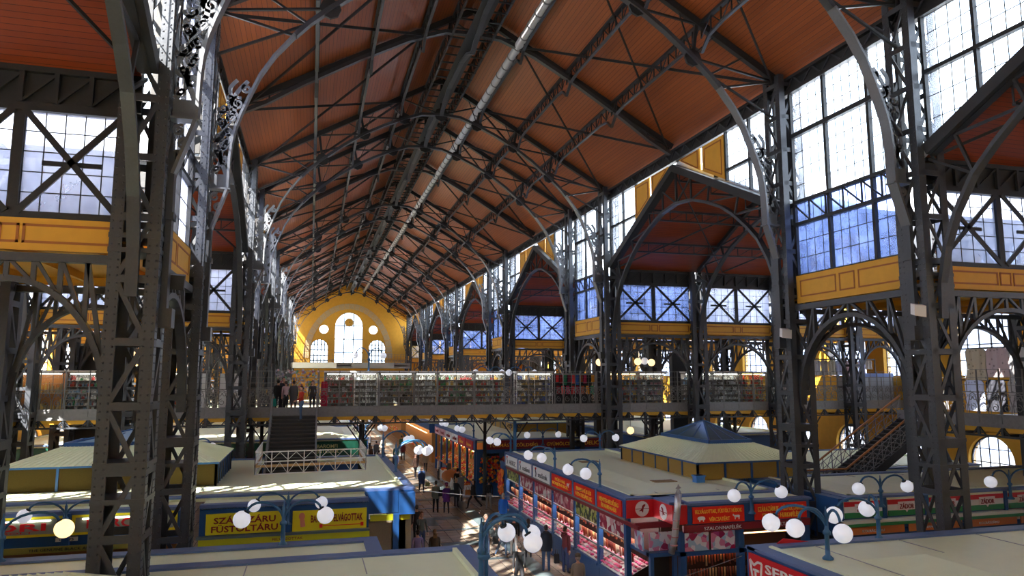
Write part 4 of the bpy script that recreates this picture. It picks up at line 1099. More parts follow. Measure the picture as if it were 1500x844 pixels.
# ================================================================== main staircase (from the bridge down towards the viewer)
def stairs(label, x0, x1, y_top, z_top, z_bot, axis, width):
    """axis '-y': descends towards -y from (x0..x1, y_top); axis '-x': descends towards -x"""
    rise = .165; run = .27; n = int((z_top-z_bot)/rise)
    t = thing('staircase', label, 'staircase', (x0, y_top, z_bot))
    def P(s, v, z): return (x0 + v, y_top - s, z) if axis == '-y' else (x0 - s, y_top + v, z)
    tr = MB(); p0 = P(0, 0, 0); a = P(-.02, 0, 0); b_ = P(run+.03, width, .04)
    tr.box(*sorted((a[0], b_[0])), *sorted((a[1], b_[1])), 0, .05)
    ri = MB(); a = P(run-.02, 0, 0); b_ = P(run, width, 0); ri.box(*sorted((a[0], b_[0])), *sorted((a[1], b_[1])), -.165, 0)
    org = Vector(t.location)
    tr.v = [tuple(Vector(v) - Vector(P(0,0,0))) for v in tr.v]; ri.v = [tuple(Vector(v) - Vector(P(0,0,0))) for v in ri.v]
    m1 = tr.mesh('tread', STAIRM); m2 = ri.mesh('riser', IRON_D)
    for k in range(n):
        pos = Vector(P(k*run, 0, z_top - (k+1)*rise)) - org
        link('tread', m1, t, pos); link('riser', m2, t, pos)
    sl = rise/run; Ls = n*run
    for v in (0, width):
        mb = MB(); mb.bar(P(0, v, z_top-.2), P(Ls, v, z_top-.2-n*rise), .06, .36); part('stringer', mb, IRON, t, world=True)
        mb = MB(); mb.bar(P(0, v, z_top+1.0), P(Ls, v, z_top+1.0-n*rise), .07, .07); part('handrail', mb, WOODR if axis == '-x' else RAILM, t, world=True)
        mb = MB(); m_ = int(Ls/.5)
        for k in range(m_+1):
            s = Ls*k/m_; z = z_top - s*sl; mb.bar(P(s, v, z-.1), P(s, v, z+1.0), .03)
            if k < m_:
                s2 = Ls*(k+1)/m_; z2 = z_top - s2*sl
                mb.bar(P(s, v, z+.05), P(s2, v, z2+.85), .02); mb.bar(P(s, v, z+.85), P(s2, v, z2+.05), .02)
        for h in (.15, .5, .8): mb.bar(P(0, v, z_top+h), P(Ls, v, z_top+h-n*rise), .022)
        part('balustrade', mb, RAILM, t, world=True)
    return t
stairs('dark wide staircase descending from the bridge towards the stall roofs', -1.85, .35, 39.35, 5.66, 0, '-y', 2.2)
stairs('grey iron staircase with wooden handrails rising to the right gallery', 27.7, 0, 26.6, 5.66, 2.4, '-x', 2.0)
ld = thing('stair_landing', 'stair landing with criss cross balustrade and wooden rail among the right stall roofs', 'landing', (20, 26.5, 2.35))
mb = MB(); mb.box(17.9, 22.5, 26.4, 28.8, 2.2, 2.36); mb.box(17.9, 19.9, 28.8, 33.0, 2.2, 2.36); part('platform', mb, IRON, ld, world=True)
def fence(t, p, q, z, h, mat, rail, step=.5):
    p = Vector(p); q = Vector(q); L = (q-p).length; n = max(1, int(L/step)); mb = MB()
    for k in range(n+1):
        a = p.lerp(q, k/n); mb.bar((a.x,a.y,z), (a.x,a.y,z+h), .03)
        if k < n:
            b_ = p.lerp(q, (k+1)/n); mb.bar((a.x,a.y,z+.1), (b_.x,b_.y,z+h-.1), .022); mb.bar((a.x,a.y,z+h-.1), (b_.x,b_.y,z+.1), .022)
    for hh in (.08, h*.5, h-.08): mb.bar((p.x,p.y,z+hh), (q.x,q.y,z+hh), .025)
    part('balustrade', mb, mat, t, world=True)
    mb = MB(); mb.bar((p.x,p.y,z+h), (q.x,q.y,z+h), .07, .06); part('handrail', mb, rail, t, world=True)
fence(ld, (17.9,26.4), (22.5,26.4), 2.36, 1.25, RAILM, WOODR); fence(ld, (17.9,26.4), (17.9,33), 2.36, 1.25, RAILM, WOODR); fence(ld, (19.9,28.8), (19.9,33), 2.36, 1.25, RAILM, WOODR); fence(ld, (19.9,28.8), (22.5,28.8), 2.36, 1.25, RAILM, WOODR)
for x, y in ((18,26.5),(22.4,26.5),(18,32.9),(19.8,32.9),(22.4,28.7)):
    mb = MB(); mb.box(x-.06, x+.06, y-.06, y+.06, 0, 2.2); part('leg', mb, IRON, ld, world=True)
# white railing round the stair well on the stall roof
wr = thing('stairwell_railing', 'white painted railing with arrow pattern around the stair well on the left stall roof', 'railing', (0, 32, 3.5))
def wfence(p, q):
    p = Vector(p); q = Vector(q); L = (q-p).length; n = max(2, int(L/.62)); z = 3.5; mb = MB(); dr = (q-p).normalized()
    for hh in (.05, .55, .95): mb.bar((p.x,p.y,z+hh), (q.x,q.y,z+hh), .04)
    for k in range(n+1):
        a = p.lerp(q, k/n); mb.bar((a.x,a.y,z), (a.x,a.y,z+.98), .035)
        if k < n:
            b_ = p.lerp(q, (k+1)/n); m_ = (a+b_)/2
            mb.bar((a.x,a.y,z+.6), (m_.x,m_.y,z+.92), .02); mb.bar((b_.x,b_.y,z+.6), (m_.x,m_.y,z+.92), .02)
            mb.bar((a.x,a.y,z+.05), (m_.x,m_.y,z+.5), .02); mb.bar((b_.x,b_.y,z+.05), (m_.x,m_.y,z+.5), .02)
    part('railing_side', mb, RAILW, wr, world=True)
    mb = MB(); mb.bar((p.x,p.y+.1,z+.36), (q.x,q.y+.1,z+.36), .07, .1); part('wooden_rail', mb, plain('worn_wooden_rail', (.6,.36,.16), .4), wr, world=True)
wfence((-2.1,31.9), (2.45,32.3)); wfence((-2.1,31.9), (-2.1,36.4)); wfence((2.45,32.3), (2.45,36.4))
# ================================================================== stall blocks
FAB = plain('fascia_shadow_blue', (.035,.09,.22), .45, 0, 0, 4, .1)
def roof_block(label, x0, x1, y0, y1, z, holes=(), inner=.9, rise=.22, edge=(1,1,1,1)):
    """flat cream stall roof with slate blue edge flashing and a raised centre; returns the thing"""
    t = thing('market_stall', label, 'market stall', ((x0+x1)/2, (y0+y1)/2, 0))
    rects = [(x0, x1, y0, y1)]
    for (hx0, hx1, hy0, hy1) in holes:
        new = []
        for (a, b_, c, d) in rects:
            if hx0 >= b_ or hx1 <= a or hy0 >= d or hy1 <= c: new.append((a,b_,c,d)); continue
            if a < hx0: new.append((a,hx0,c,d))
            if hx1 < b_: new.append((hx1,b_,c,d))
            xa, xb = max(a,hx0), min(b_,hx1)
            if c < hy0: new.append((xa,xb,c,hy0))
            if hy1 < d: new.append((xa,xb,hy1,d))
        rects = new
    mb = MB()
    for r in rects: mb.box(*r, z-.14, z)
    part('roof', mb, CREAM, t, world=True)
    e = MB(); w_ = .32
    e.box(x0-.06, x1+.06, y0-.06, y0+w_, z-.02, z+.05); e.box(x0-.06, x0+w_, y0+w_, y1, z-.02, z+.05); e.box(x1-w_, x1+.06, y0+w_, y1, z-.02, z+.05); e.box(x0-.06, x1+.06, y1-w_, y1+.06, z-.021, z+.049)
    part('edge_flashing', e, BLUEF, t, world=True)
    l = MB(); l.box(x0+w_, x1-w_, y0+w_, y0+w_+.1, z, z+.09); l.box(x0+w_, x0+w_+.1, y0+w_, y1-w_, z, z+.09); l.box(x1-w_-.1, x1-w_, y0+w_, y1-w_, z, z+.09)
    part('roof_lip', l, CREAM, t, world=True)
    if inner and not holes:
        i_ = inner+.5; r_ = MB(); o = [(x0+i_,y0+i_),(x1-i_,y0+i_),(x1-i_,y1-i_),(x0+i_,y1-i_)]; k = .9
        q = [(x0+i_+k,y0+i_+k),(x1-i_-k,y0+i_+k),(x1-i_-k,y1-i_-k),(x0+i_+k,y1-i_-k)]
        if x1-x0 > 2*(i_+k) and y1-y0 > 2*(i_+k):
            r_.v = [(a,b_,z) for a, b_ in o] + [(a,b_,z+rise) for a, b_ in q]
            for s in range(4): j = (s+1) % 4; r_.face((s, j, 4+j, 4+s))
            r_.face((4,5,6,7)); part('raised_roof', r_, CREAM, t, world=True)
    # sheet seams on the roof
    s_ = MB(); x = x0+1.6
    while x < x1-1:
        if not any(h[0]-.3 < x < h[1]+.3 for h in holes): s_.box(x, x+.02, y0+w_+.1, y1-w_, z, z+.012)
        x += 2.45
    part('roof_seam', s_, GREYR, t, world=True)
    return t
def post(t, x, y, z0, z1, w_=.09, mat=None):
    mb = MB(); mb.box(x-w_, x+w_, y-w_, y+w_, z0, z1); return part('post', mb, mat or BLUE, t, world=True)
# ---- meat display section helper on the plane x = X (seen from -x)
m, nt, b = nm('meat_poster'); N_ = nt.nodes; L_ = nt.links
def poster_mat(name, cols, sc=5, seed=0):
    m, nt, b = nm(name); N = nt.nodes; L = nt.links
    tc = N.new('ShaderNodeTexCoord'); v = N.new('ShaderNodeTexVoronoi'); v.inputs['Scale'].default_value = sc
    mp = N.new('ShaderNodeMapping'); mp.inputs['Location'].default_value = (seed, seed*.7, seed*.3); L.new(tc.outputs['Object'], mp.inputs[0]); L.new(mp.outputs[0], v.inputs['Vector'])
    r = N.new('ShaderNodeValToRGB'); L.new(v.outputs['Color'], r.inputs[0]); r.color_ramp.interpolation = 'CONSTANT'
    el = r.color_ramp.elements
    while len(el) > 1: el.remove(el[-1])
    el[0].color = (*cols[0], 1); el[0].position = 0
    for i, c in enumerate(cols[1:]): e = el.new((i+1)/len(cols)); e.color = (*c, 1)
    L.new(r.outputs[0], b.inputs['Base Color']); b.inputs['Roughness'].default_value = .3; return m
PM = poster_mat('ham_poster_print', [(.35,.02,.06),(.6,.3,.32),(.7,.66,.62),(.3,.01,.05),(.45,.05,.1)], 5)
PM2 = poster_mat('salad_poster_print', [(.02,.05,.03),(.35,.4,.08),(.03,.03,.02),(.5,.5,.2)], 8, 3)
PM3 = poster_mat('sausage_poster_print', [(.3,.01,.08),(.6,.2,.35),(.7,.68,.75),(.35,.5,.65),(.4,.05,.2)], 6, 5)
MEATC = [plain('meat_%d' % i, c, .3) for i, c in enumerate([(.85,.08,.26),(.9,.18,.42),(.65,.03,.12),(.85,.45,.5),(.85,.72,.7),(.45,.02,.06),(.75,.4,.15)])]
SAUS = [plain('sausage_%d' % i, c, .35) for i, c in enumerate([(.3,.05,.02),(.45,.1,.04),(.6,.35,.15),(.2,.03,.02),(.65,.5,.35)])]
MFILL = glow('added_counter_glow', (1,.9,.88), 40)  # added fill glow for the dark meat counters
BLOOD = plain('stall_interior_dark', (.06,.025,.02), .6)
def meat_bay(t, X, ya, yb, i, poster, X2=None):
    """counter bay between posts at ya<yb on the front x=X; parts only"""
    L = yb-ya; rnd = random.Random(i*7+1)
    post_ = post(t, X+.1, ya, 0, 2.9)
    mb = MB(); mb.box(X+.02, X+.14, ya+.1, yb-.1, 0, .85); mb.box(X-.03, X+.12, ya+.08, yb-.08, .8, .9); part('counter_base', mb, BLUE, t, world=True)
    board('poster', t, '-x', X+.04, ya+.12, yb-.12, 2.22, 2.85, .03, poster)
    mb = MB(); mb.box(X+.02, X+.06, ya+.1, yb-.1, 2.16, 2.2); mb.box(X+.02, X+.06, ya+.1, yb-.1, 1.5, 1.55); part('display_rail', mb, RAILM, t, world=True)
    mb = MB(); mb.v = [(X+.05, ya+.12, .92), (X+.05, yb-.12, .92), (X+1.0, yb-.12, 1.35), (X+1.0, ya+.12, 1.35)]; mb.face((0,1,2,3)); part('meat_tray', mb, WHITE, t, world=True)
    mt = MB()
    for a in range(int(L/.17)):
        for b_ in range(6):
            if rnd.random() < .9:
                d = .08 + b_*.155; mt.ball((X+.05+d, ya+.2+a*.17+rnd.uniform(-.03,.03), .97+d*.45), rnd.uniform(.07,.1), 6, 4, rnd.choice([0,0,0,1,1,2,3,4,5]), (1,1.1,.55))
    part('meat_cuts', mt, MEATC, t, world=True, stuff=True)
    sg = MB()
    for a in range(int(L/.11)):
        y = ya+.18+a*.11
        for (dx, zz) in ((.55, 2.1), (.35, 1.72)):
            h = rnd.uniform(.2,.36); mi = rnd.choice([0,1,2,3,4]); sg.tube([(X+dx, y, zz), (X+dx+.02, y+.01, zz-h)], .032, 5, mi)
    part('hanging_sausages', sg, SAUS, t, world=True, stuff=True)
    mb = MB(); mb.box(X+.1, X+.16, ya+.15, yb-.15, 2.3, 2.33); part('light_strip', mb, MFILL, t, world=True)  # unseen strip added behind the poster to brighten the meat
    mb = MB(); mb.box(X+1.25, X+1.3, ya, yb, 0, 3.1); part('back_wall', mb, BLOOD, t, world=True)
    mb = MB(); mb.box(X+.03, X+.04, ya+.12, yb-.12, .92, 1.5); part('glass_front', mb, CLEAR, t, world=True)
PIG = [(-.5,.05),(-.42,.22),(-.25,.28),(.1,.3),(.35,.25),(.45,.1),(.5,-.02),(.4,-.08),(.32,-.1),(.3,-.3),(.2,-.3),(.18,-.12),(-.15,-.12),(-.18,-.3),(-.28,-.3),(-.3,-.1),(-.42,-.08)]
COW = [(-.5,.3),(-.42,.38),(-.36,.3),(-.3,.22),(.4,.22),(.48,.1),(.44,-.05),(.4,-.3),(.32,-.3),(.3,-.05),(-.1,-.08),(-.14,-.3),(-.22,-.3),(-.24,.0),(-.36,.1),(-.48,.14)]
def emblem(poly, t, face, c, u, z, s, mat, flip=1):
    mb = MB(); q = [(u + a*s*flip, z + b_*s) for a, b_ in poly]
    if face == '-y': mb.prism(q, (0, c, 0), (1,0,0), (0,0,1), (0,-.012,0))
    else: mb.prism(q, (c, 0, 0), (0,1,0), (0,0,1), (-.012,0,0))
    return part('emblem', mb, mat, t, world=True)
# ---- right block 1 (butchers), front x = 10.2, y 20.9 .. 37.3
RZ = 3.52
rb = roof_block('butcher stall row right of the aisle with red and white signs', 10.25, 16.25, 22.35, 37.6, RZ, inner=.6, rise=.12)
mb = MB(); mb.box(11.8, 16.25, 20.95, 22.35, RZ-.14, RZ); part('roof', mb, CREAM, rb, world=True)
mb = MB(); mb.box(11.74, 16.3, 20.85, 21.2, RZ-.02, RZ+.05); mb.box(11.2, 11.85, 21.2, 22.7, RZ-.02, RZ+.05); part('edge_flashing', mb, BLUEF, rb, world=True)
XF = 10.2
# fascia boards with signs facing the aisle
ys = [37.45, 35.0, 32.6, 29.9, 27.2, 24.8, 22.45]
mb = MB(); mb.box(XF, XF+.12, 22.35, 37.5, 2.88, 3.5); part('fascia', mb, BLUE, rb, world=True)
mb = MB(); mb.box(XF-.04, XF+.08, 22.35, 37.5, 2.84, 2.9); part('fascia_lip', mb, RAILM, rb, world=True)
signs = [('white', 'PICK', None), ('white', 'Pick szalámi', None), ('white', 'Pick szalámi', None), ('redb', 'HÚS-HENTES\nBORJÚHÚSOK', COW), ('redb', 'TŐKEHÚS ÉS\nHENTESÁRUK', None), ('redb', 'SERTÉS-MARHAHÚS\nBELSŐSÉGEK', None)]
signs = [('white', 'HERZ', None), ('white', 'szalámi', None), ('white', 'szalámik', None), ('redb', 'HÚS-HAL\nBORJÚHÚSOK', COW), ('redb', 'FRISS HÚS ÉS\nHENTESÁRUK', None), ('redb', 'HENTES-BELSŐSÉG\nÉS MARHAHÚS', None)]
for k, (ty, tx, em) in enumerate(signs):
    ya, yb = ys[k+1]+.14, ys[k]-.14; ym = (ya+yb)/2
    s_ = board('sign_board', rb, '-x', XF-.05, ya, yb, 2.92, 3.44, .05, WHITE if ty == 'white' else REDB)
    if ty == 'white':
        letter(tx, s_, (XF-.06, ym-.25, 3.14), (yb-ya)*.55, .22, RAILM, '-x')
        mb = MB(); mb.ribbon([(XF-.06, ym+.75+a, 3.2+b_) for a, b_ in ((0,-.2),(-.05,-.05),(.04,.06),(-.02,.18))], .09, .012, (1,0,0)); part('emblem', mb, BLACK, s_, world=True)
        mb = MB(); mb.ball((XF-.06, ym+.72, 3.37), .05, 8, 6); part('emblem_dot', mb, RED, s_, world=True)
    else:
        letter(tx, s_, (XF-.06, ym-(.0 if not em else -.1), 3.18), (yb-ya)*.8, .38, GOLD, '-x', .01)
        if em: emblem(COW, s_, '-x', XF-.05, ym-.85, 3.22, .3, WHITE)
    post(rb, XF+.02, ys[k], 2.88, 3.52, .07, BLUEF)
PST = [PM2, PM, PM, PM, PM2, PM]
for k in range(6): meat_bay(rb, XF, ys[k+1], ys[k], k, PST[k])
post(rb, XF+.1, 37.45, 0, 2.9)
# corner: red boards, no-entry style round marks
b1 = board('sign_board', rb, '-y', 22.3, 10.22, 11.2, 2.92, 3.5, .06, RED)
def round_mark(par, face, c, u, z, r, sq=1):
    mb = MB(); pts = [(u + r*math.cos(k*pi/12), z + r*math.sin(k*pi/12)) for k in range(24)]
    ax = (1,0,0) if face == '-y' else (0,1,0); tv = (0,-.012,0) if face == '-y' else (-.012,0,0); o = (0,c,0) if face == '-y' else (c,0,0)
    mb.prism(pts, o, ax, (0,0,1), tv); part('round_mark', mb, WHITE, par, world=True)
    mb = MB(); P = (lambda a, d: (u+a, c-.02, z+d)) if face == '-y' else (lambda a, d: (c-.02, u+a, z+d))
    mb.bar(P(-r,0), P(r,0), .015); mb.prism([(u+.1*r*a, z+.1*r*b_) for a, b_ in ((-5,-3),(-1,0),(0,4),(3,6),(5,5),(2,1),(1,-5),(-1,-3))], o, ax, (0,0,1), (0,-.02,0) if face == '-y' else (-.02,0,0)); part('bird_mark', mb, MAROON, par, world=True)
round_mark(b1, '-y', 22.3, 10.78, 3.21, .25)
b2 = board('sign_board', rb, '-x', 11.2, 21.0, 22.3, 2.92, 3.5, .06, RED); round_mark(b2, '-x', 11.2, 21.6, 3.21, .25)
mb = MB(); mb.box(11.22, 11.75, 20.95, 21.05, 2.92, 3.5); part('sign_board', mb, RED, rb, world=True)
# frontal face y = 20.9
YF = 20.9
mb = MB(); mb.box(11.7, 16.25, YF+.02, YF+.14, 2.88, 3.5); part('fascia', mb, BLUE, rb, world=True)
s1 = board('sign_board', rb, '-y', YF-.03, 11.85, 13.72, 2.93, 3.44, .05, REDB); letter('FELVÁGOTTAK, FÜSTÖLT HÚSOK', s1, (12.78, YF-.04, 3.3), 1.7, .17, GOLD, '-y', .01); letter('VÉRCSATÉRT', s1, (12.8, YF-.04, 3.06), .75, .15, GOLD, '-y', .01)
emblem(PIG, s1, '-y', YF-.03, 12.15, 3.07, .28, WHITE); emblem(COW, s1, '-y', YF-.03, 13.42, 3.08, .26, WHITE)
s2 = board('sign_board', rb, '-y', YF-.03, 14.12, 16.1, 2.93, 3.44, .05, REDB); letter('SZÁRAZÁRUK · FÜSTÖLTÁRUK\nSZALÁMIK · HURKAFÉLÉK', s2, (15.1, YF-.04, 3.18), 1.75, .4, GOLD, '-y', .01)
d_ = board('lower_fascia', rb, '-y', YF-.06, 11.5, 16.2, 2.68, 2.9, .1, DRED); letter('SZALONNAFÉLÉK', d_, (12.9, YF-.07, 2.79), 1.35, .13, WHITE); letter('FÜSTÖLTÁRUK', d_, (15.1, YF-.07, 2.79), 1.1, .13, WHITE)
mb = MB(); mb.box(XF-.02, XF+.05, 21.4, 37.4, 2.72, 2.84); mb.box(10.2, 11.5, 21.6, 21.7, 2.72, 2.9); part('lower_fascia', mb, DRED, rb, world=True)
for (a, c) in ((11.55,12.4),(12.5,13.35)):
    board('poster', rb, '-y', YF-.02, a, c, 2.1, 2.66, .04, PM3)
board('poster', rb, '-y', 21.25, 10.5, 11.3, 2.1, 2.66, .04, PM3); board('poster', rb, '-x', 10.3, 21.3, 21.9, 2.1, 2.66, .04, PM3)
for x in (11.5, 13.6, 16.1): post(rb, x, YF+.1, 0, 2.7, .1)
mb = MB(); mb.box(11.4, 16.2, YF, YF+.12, 1.95, 2.08); mb.box(11.4, 16.2, YF, YF+.12, 0, .9); part('cross_rail', mb, BLUE, rb, world=True)
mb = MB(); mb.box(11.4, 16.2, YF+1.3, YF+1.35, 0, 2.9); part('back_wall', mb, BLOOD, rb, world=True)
sg = MB(); rnd = random.Random(5)
for a in range(42):
    x = 11.65 + a*.107
    for zz, dy in ((1.9,.35),(1.4,.5)):
        sg.tube([(x, YF+dy, zz), (x, YF+dy, zz-rnd.uniform(.2,.4))], .03, 5, rnd.choice([0,1,2,3]))
part('hanging_sausages', sg, SAUS, rb, world=True, stuff=True)
mb = MB(); mb.box(13.7, 16.0, YF+.3, YF+.36, 2.45, 2.48); mb.box(11.7, 13.5, YF+.3, YF+.36, 1.92, 1.94); part('light_strip', mb, glow('warm_strip', (1,.55,.25), 4), rb, world=True)
# corner kiosk
mb = MB(); mb.box(10.4, 10.52, 21.0, 21.12, 0, 2.1); mb.box(11.2, 11.32, 21.0, 21.12, 0, 2.1); mb.box(10.35, 11.4, 20.95, 21.2, 1.98, 2.1); mb.box(10.35, 11.4, 20.95, 21.2, 0, .9); mb.box(10.35,10.5,21,22.4,1.98,2.1); mb.box(10.35,10.5,21,22.4,0,.9); part('corner_frame', mb, BLUE, rb, world=True)
mb = MB(); mb.box(10.5, 11.2, 21.3, 21.35, .9, 2.0); part('dark_glass', mb, BLACK, rb, world=True)
# vent pipe, hatches
vp = thing('vent_pipe', 'tilted silver vent pipe with bird shaped cap at the butcher stall corner', 'pipe', (11.05, 20.85, 2.1))
mb = MB(); mb.tube([(0,0,0),(.08,-.1,.5),(.16,-.15,1.3),(.22,-.15,1.82)], .105, 12); part('pipe', mb, plain('bare_aluminium', (.55,.55,.56), .3, .7), vp)
mb = MB()
for z in (.25,.5,.75,1.0,1.25,1.5,1.7): mb.tube([(.125*z,-.13,z),(.125*z,-.13,z+.025)], .115, 12)
part('band', mb, plain('white_red_band', (.5,.2,.2), .4), vp)
mb = MB(); mb.lathe([(.1,1.82),(.06,1.92),(.02,1.98)], (.22,-.15,0), 10); mb.prism([(-.1,1.98),(0,1.96),(.1,2.0),(.04,2.04),(0,2.12),(-.03,2.04)], (.22,-.16,0), (1,0,0), (0,0,1), (0,.02,0)); part('bird_cap', mb, plain('dull_zinc', (.4,.4,.38), .5, .5), vp)
for (x, y, lb) in ((13.0, 25.0, 'brown roof hatch lying near the corner of the butcher stall roof'), (12.6, 31.5, 'brown roof hatch lying in the middle of the butcher stall roof')):
    mb = MB(); mb.box(x-.45, x+.45, y-.25, y+.25, RZ+.12, RZ+.145); solo('roof_hatch', mb, plain('brown_hatch', (.33,.2,.08), .7), lb, 'hatch')
mb = MB(); mb.box(14.0, 14.35, 24.3, 24.6, RZ+.12, RZ+.38); mb.box(13.97, 14.38, 24.27, 24.63, RZ+.33, RZ+.38); solo('blue_box', mb, plain('bright_blue_plastic', (.05,.22,.6), .4), 'small bright blue box on the roof before the amber kiosk', 'box')
# ---- roof kiosks (raised lanterns)
def kiosk(label, x0, x1, y0, y1, zr, h, over, apex, glass_top=True, infill=AMBER, npan=(3,6), top_mat=None):
    t = thing('roof_kiosk', label, 'roof lantern', ((x0+x1)/2, (y0+y1)/2, zr))
    n1, n2 = npan; fr = MB()
    for k in range(n1+1):
        x = x0+(x1-x0)*k/n1
        for y in (y0, y1): fr.box(x-.04, x+.04, y-.04, y+.04, zr, zr+h)
    for k in range(n2+1):
        y = y0+(y1-y0)*k/n2
        for x in (x0, x1): fr.box(x-.04, x+.04, y-.04, y+.04, zr, zr+h)
    fr.box(x0-.1, x1+.1, y0-.1, y1+.1, zr+h-.04, zr+h+.03)
    part('frame', fr, BLUE, t, world=True)
    for k in range(n1):
        a = x0+(x1-x0)*k/n1+.05; c = x0+(x1-x0)*(k+1)/n1-.05
        for y in (y0, y1): mb = MB(); mb.box(a, c, y-.01, y+.01, zr+.02, zr+h-.05); part('mesh_panel', mb, infill, t, world=True)
    for k in range(n2):
        a = y0+(y1-y0)*k/n2+.05; c = y0+(y1-y0)*(k+1)/n2-.05
        for x in (x0, x1): mb = MB(); mb.box(x-.01, x+.01, a, c, zr+.02, zr+h-.05); part('mesh_panel', mb, infill, t, world=True)
    rf_ = MB(); z0 = zr+h+.03; z1 = z0+over; q = min((x1-x0), (y1-y0))*.28
    rf_.v = [(x0-.12,y0-.12,z0),(x1+.12,y0-.12,z0),(x1+.12,y1+.12,z0),(x0-.12,y1+.12,z0),(x0+q,y0+q,z1),(x1-q,y0+q,z1),(x1-q,y1-q,z1),(x0+q,y1-q,z1)]
    for s in range(4): j = (s+1) % 4; rf_.face((s, j, 4+j, 4+s))
    rf_.face((4,5,6,7)); part('sheet_roof', rf_, CREAM, t, world=True)
    rb_ = MB(); n = int((x1-x0)/.22)
    for k in range(n):
        f_ = k/n; xa = x0 + (x1-x0)*f_; xb = x0+q+(x1-x0-2*q)*f_
        for (ya, yb) in ((y0-.12, y0+q), (y1+.12, y1-q)): rb_.bar((xa, ya, z0+.01), (xb, yb, z1+.01), .025)
    n = int((y1-y0)/.22)
    for k in range(n):
        f_ = k/n; ya = y0 + (y1-y0)*f_; yb = y0+q+(y1-y0-2*q)*f_
        for (xa, xb) in ((x0-.12, x0+q), (x1+.12, x1-q)): rb_.bar((xa, ya, z0+.01), (xb, yb, z1+.01), .025)
    part('roof_ribs', rb_, CREAM, t, world=True, stuff=True)
    if apex:
        a = MB(); cx, cy = (x0+x1)/2, (y0+y1)/2; hx = (x1-x0)/2-q*1.05; hy = (y1-y0)/2-q*1.05; zt = z1+.08
        cs = [(cx-hx,cy-hy),(cx+hx,cy-hy),(cx+hx,cy+hy),(cx-hx,cy+hy)]; rid = [(cx-max(0,hx-hy)*.9,cy-max(0,hy-hx)*.9),(cx+max(0,hx-hy)*.9,cy+max(0,hy-hx)*.9)]
        a.v = [(p[0],p[1],zt) for p in cs] + [(cx,cy,zt+apex)]
        for s in range(4): a.face((s, (s+1) % 4, 4))
        part('glass_pyramid', a, top_mat, t, world=True)
        b_ = MB()
        for s in range(4):
            j = (s+1) % 4; b_.bar((*cs[s], zt), (cx,cy,zt+apex), .07); b_.bar((*cs[s], zt), (*cs[j], zt), .12, .14)
            for f_ in (.33,.66):
                p = Vector((*cs[s], zt)).lerp(Vector((*cs[j], zt)), f_); b_.bar(p, p.lerp(Vector((cx,cy,zt+apex)), .75), .035)
        part('pyramid_bars', b_, BLUE, t, world=True)
    return t
GDK = plain('smoky_roof_glass', (.09,.14,.18), .15); GLT = plain('pale_blue_roof_glass', (.3,.45,.6), .15)
kiosk('amber sided roof kiosk with dark blue glass pyramid on the right stall roof', 14.75, 19.6, 25.5, 32.6, RZ, .68, .55, .75, top_mat=GDK, npan=(4,6))
# ---- ZADOR block
zb = roof_block('stall block with red white and green signs right of the lattice column', 17.6, 33.2, 20.7, 25.8, 3.48, inner=.3, rise=.1)
mb = MB(); mb.box(17.25, 33.2, 20.72, 20.86, 2.8, 3.46); mb.box(17.25, 17.37, 20.86, 25.8, 2.2, 3.46); mb.box(17.2,17.62,20.66,25.8,3.4,3.5); part('fascia', mb, BLUE, zb, world=True)
mb = MB(); mb.box(17.3, 33.2, 20.8, 20.9, 0, 2.4); part('stall_front', mb, BLUE, zb, world=True)
for k in range(9):
    xa = 17.42 + k*1.78 ; xb = xa+1.55
    if xb > 33: break
    s_ = board('sign_board', zb, '-y', 20.66, xa, xb, 2.84, 3.38, .05, WHITE)
    for z0, z1, m_ in ((3.22,3.38,RED),(2.84,3.02,GREEN)):
        mb = MB(); mb.box(xa, xb, 20.645, 20.66, z0, z1); part('stripe', mb, m_, s_, world=True)
    mb = MB(); xm = (xa+xb)/2; mb.prism([(xm-.36,3.02),(xm-.06,3.02),(xm,2.94),(xm+.06,3.02),(xm+.36,3.02),(xm+.36,3.3),(xm-.36,3.3)], (0,20.64,0), (1,0,0), (0,0,1), (0,-.012,0)); part('plaque', mb, plain('pale_pink_plaque', (.8,.7,.7), .5), s_, world=True)
    letter('ZÁDOR', s_, (xm, 20.62, 3.16), .6, .2, MAROON, '-y', .01)
    post(zb, xa-.11, 20.72, 2.7, 3.5, .07)
mb = MB(); mb.box(17.2, 33.2, 20.5, 20.75, 2.68, 2.78); part('awning_edge', mb, WHITE, zb, world=True)
mb = MB(); mb.box(17.2, 33.2, 20.48, 20.72, 2.58, 2.68); part('awning_stripe', mb, GREEN, zb, world=True)
for k in range(6):
    mb = MB(); xa = 17.5+2.5*k; mb.box(xa, xa+2.3, 20.6, 20.64, 2.3, 2.56); s_ = part('orange_sign', mb, plain('orange_sign_paint', (.65,.2,.05), .5), zb, world=True)
    if k < 3: letter('SAVANYÚSÁG' if k % 2 else 'KOLBÁSZÁRU', s_, (xa+1.0, 20.59, 2.42), .9, .1, WHITE)
# far right blocks behind
fr_ = roof_block('far right stall block with blue fascia under the staircase', 22.5, 33.0, 29.2, 37.5, 3.1, inner=.8)
mb = MB(); mb.box(22.5, 33, 29.25, 29.4, 0, 3.0); part('stall_front', mb, BLUE, fr_, world=True)
mb = MB(); mb.box(24.3, 26.0, 28.9, 28.96, 2.55, 2.95); s_ = part('sign_board', mb, REDB, fr_, world=True); letter('étterem', s_, (25.1, 28.89, 2.75), .9, .2, GOLD)
bw = roof_block('stall block behind the right kiosk with blue parapet', 16.4, 22.3, 33.2, 37.6, RZ, inner=.4)
mb = MB(); mb.box(16.4, 22.3, 33.25, 33.4, 0, 4.05); part('parapet', mb, BLUE, bw, world=True)
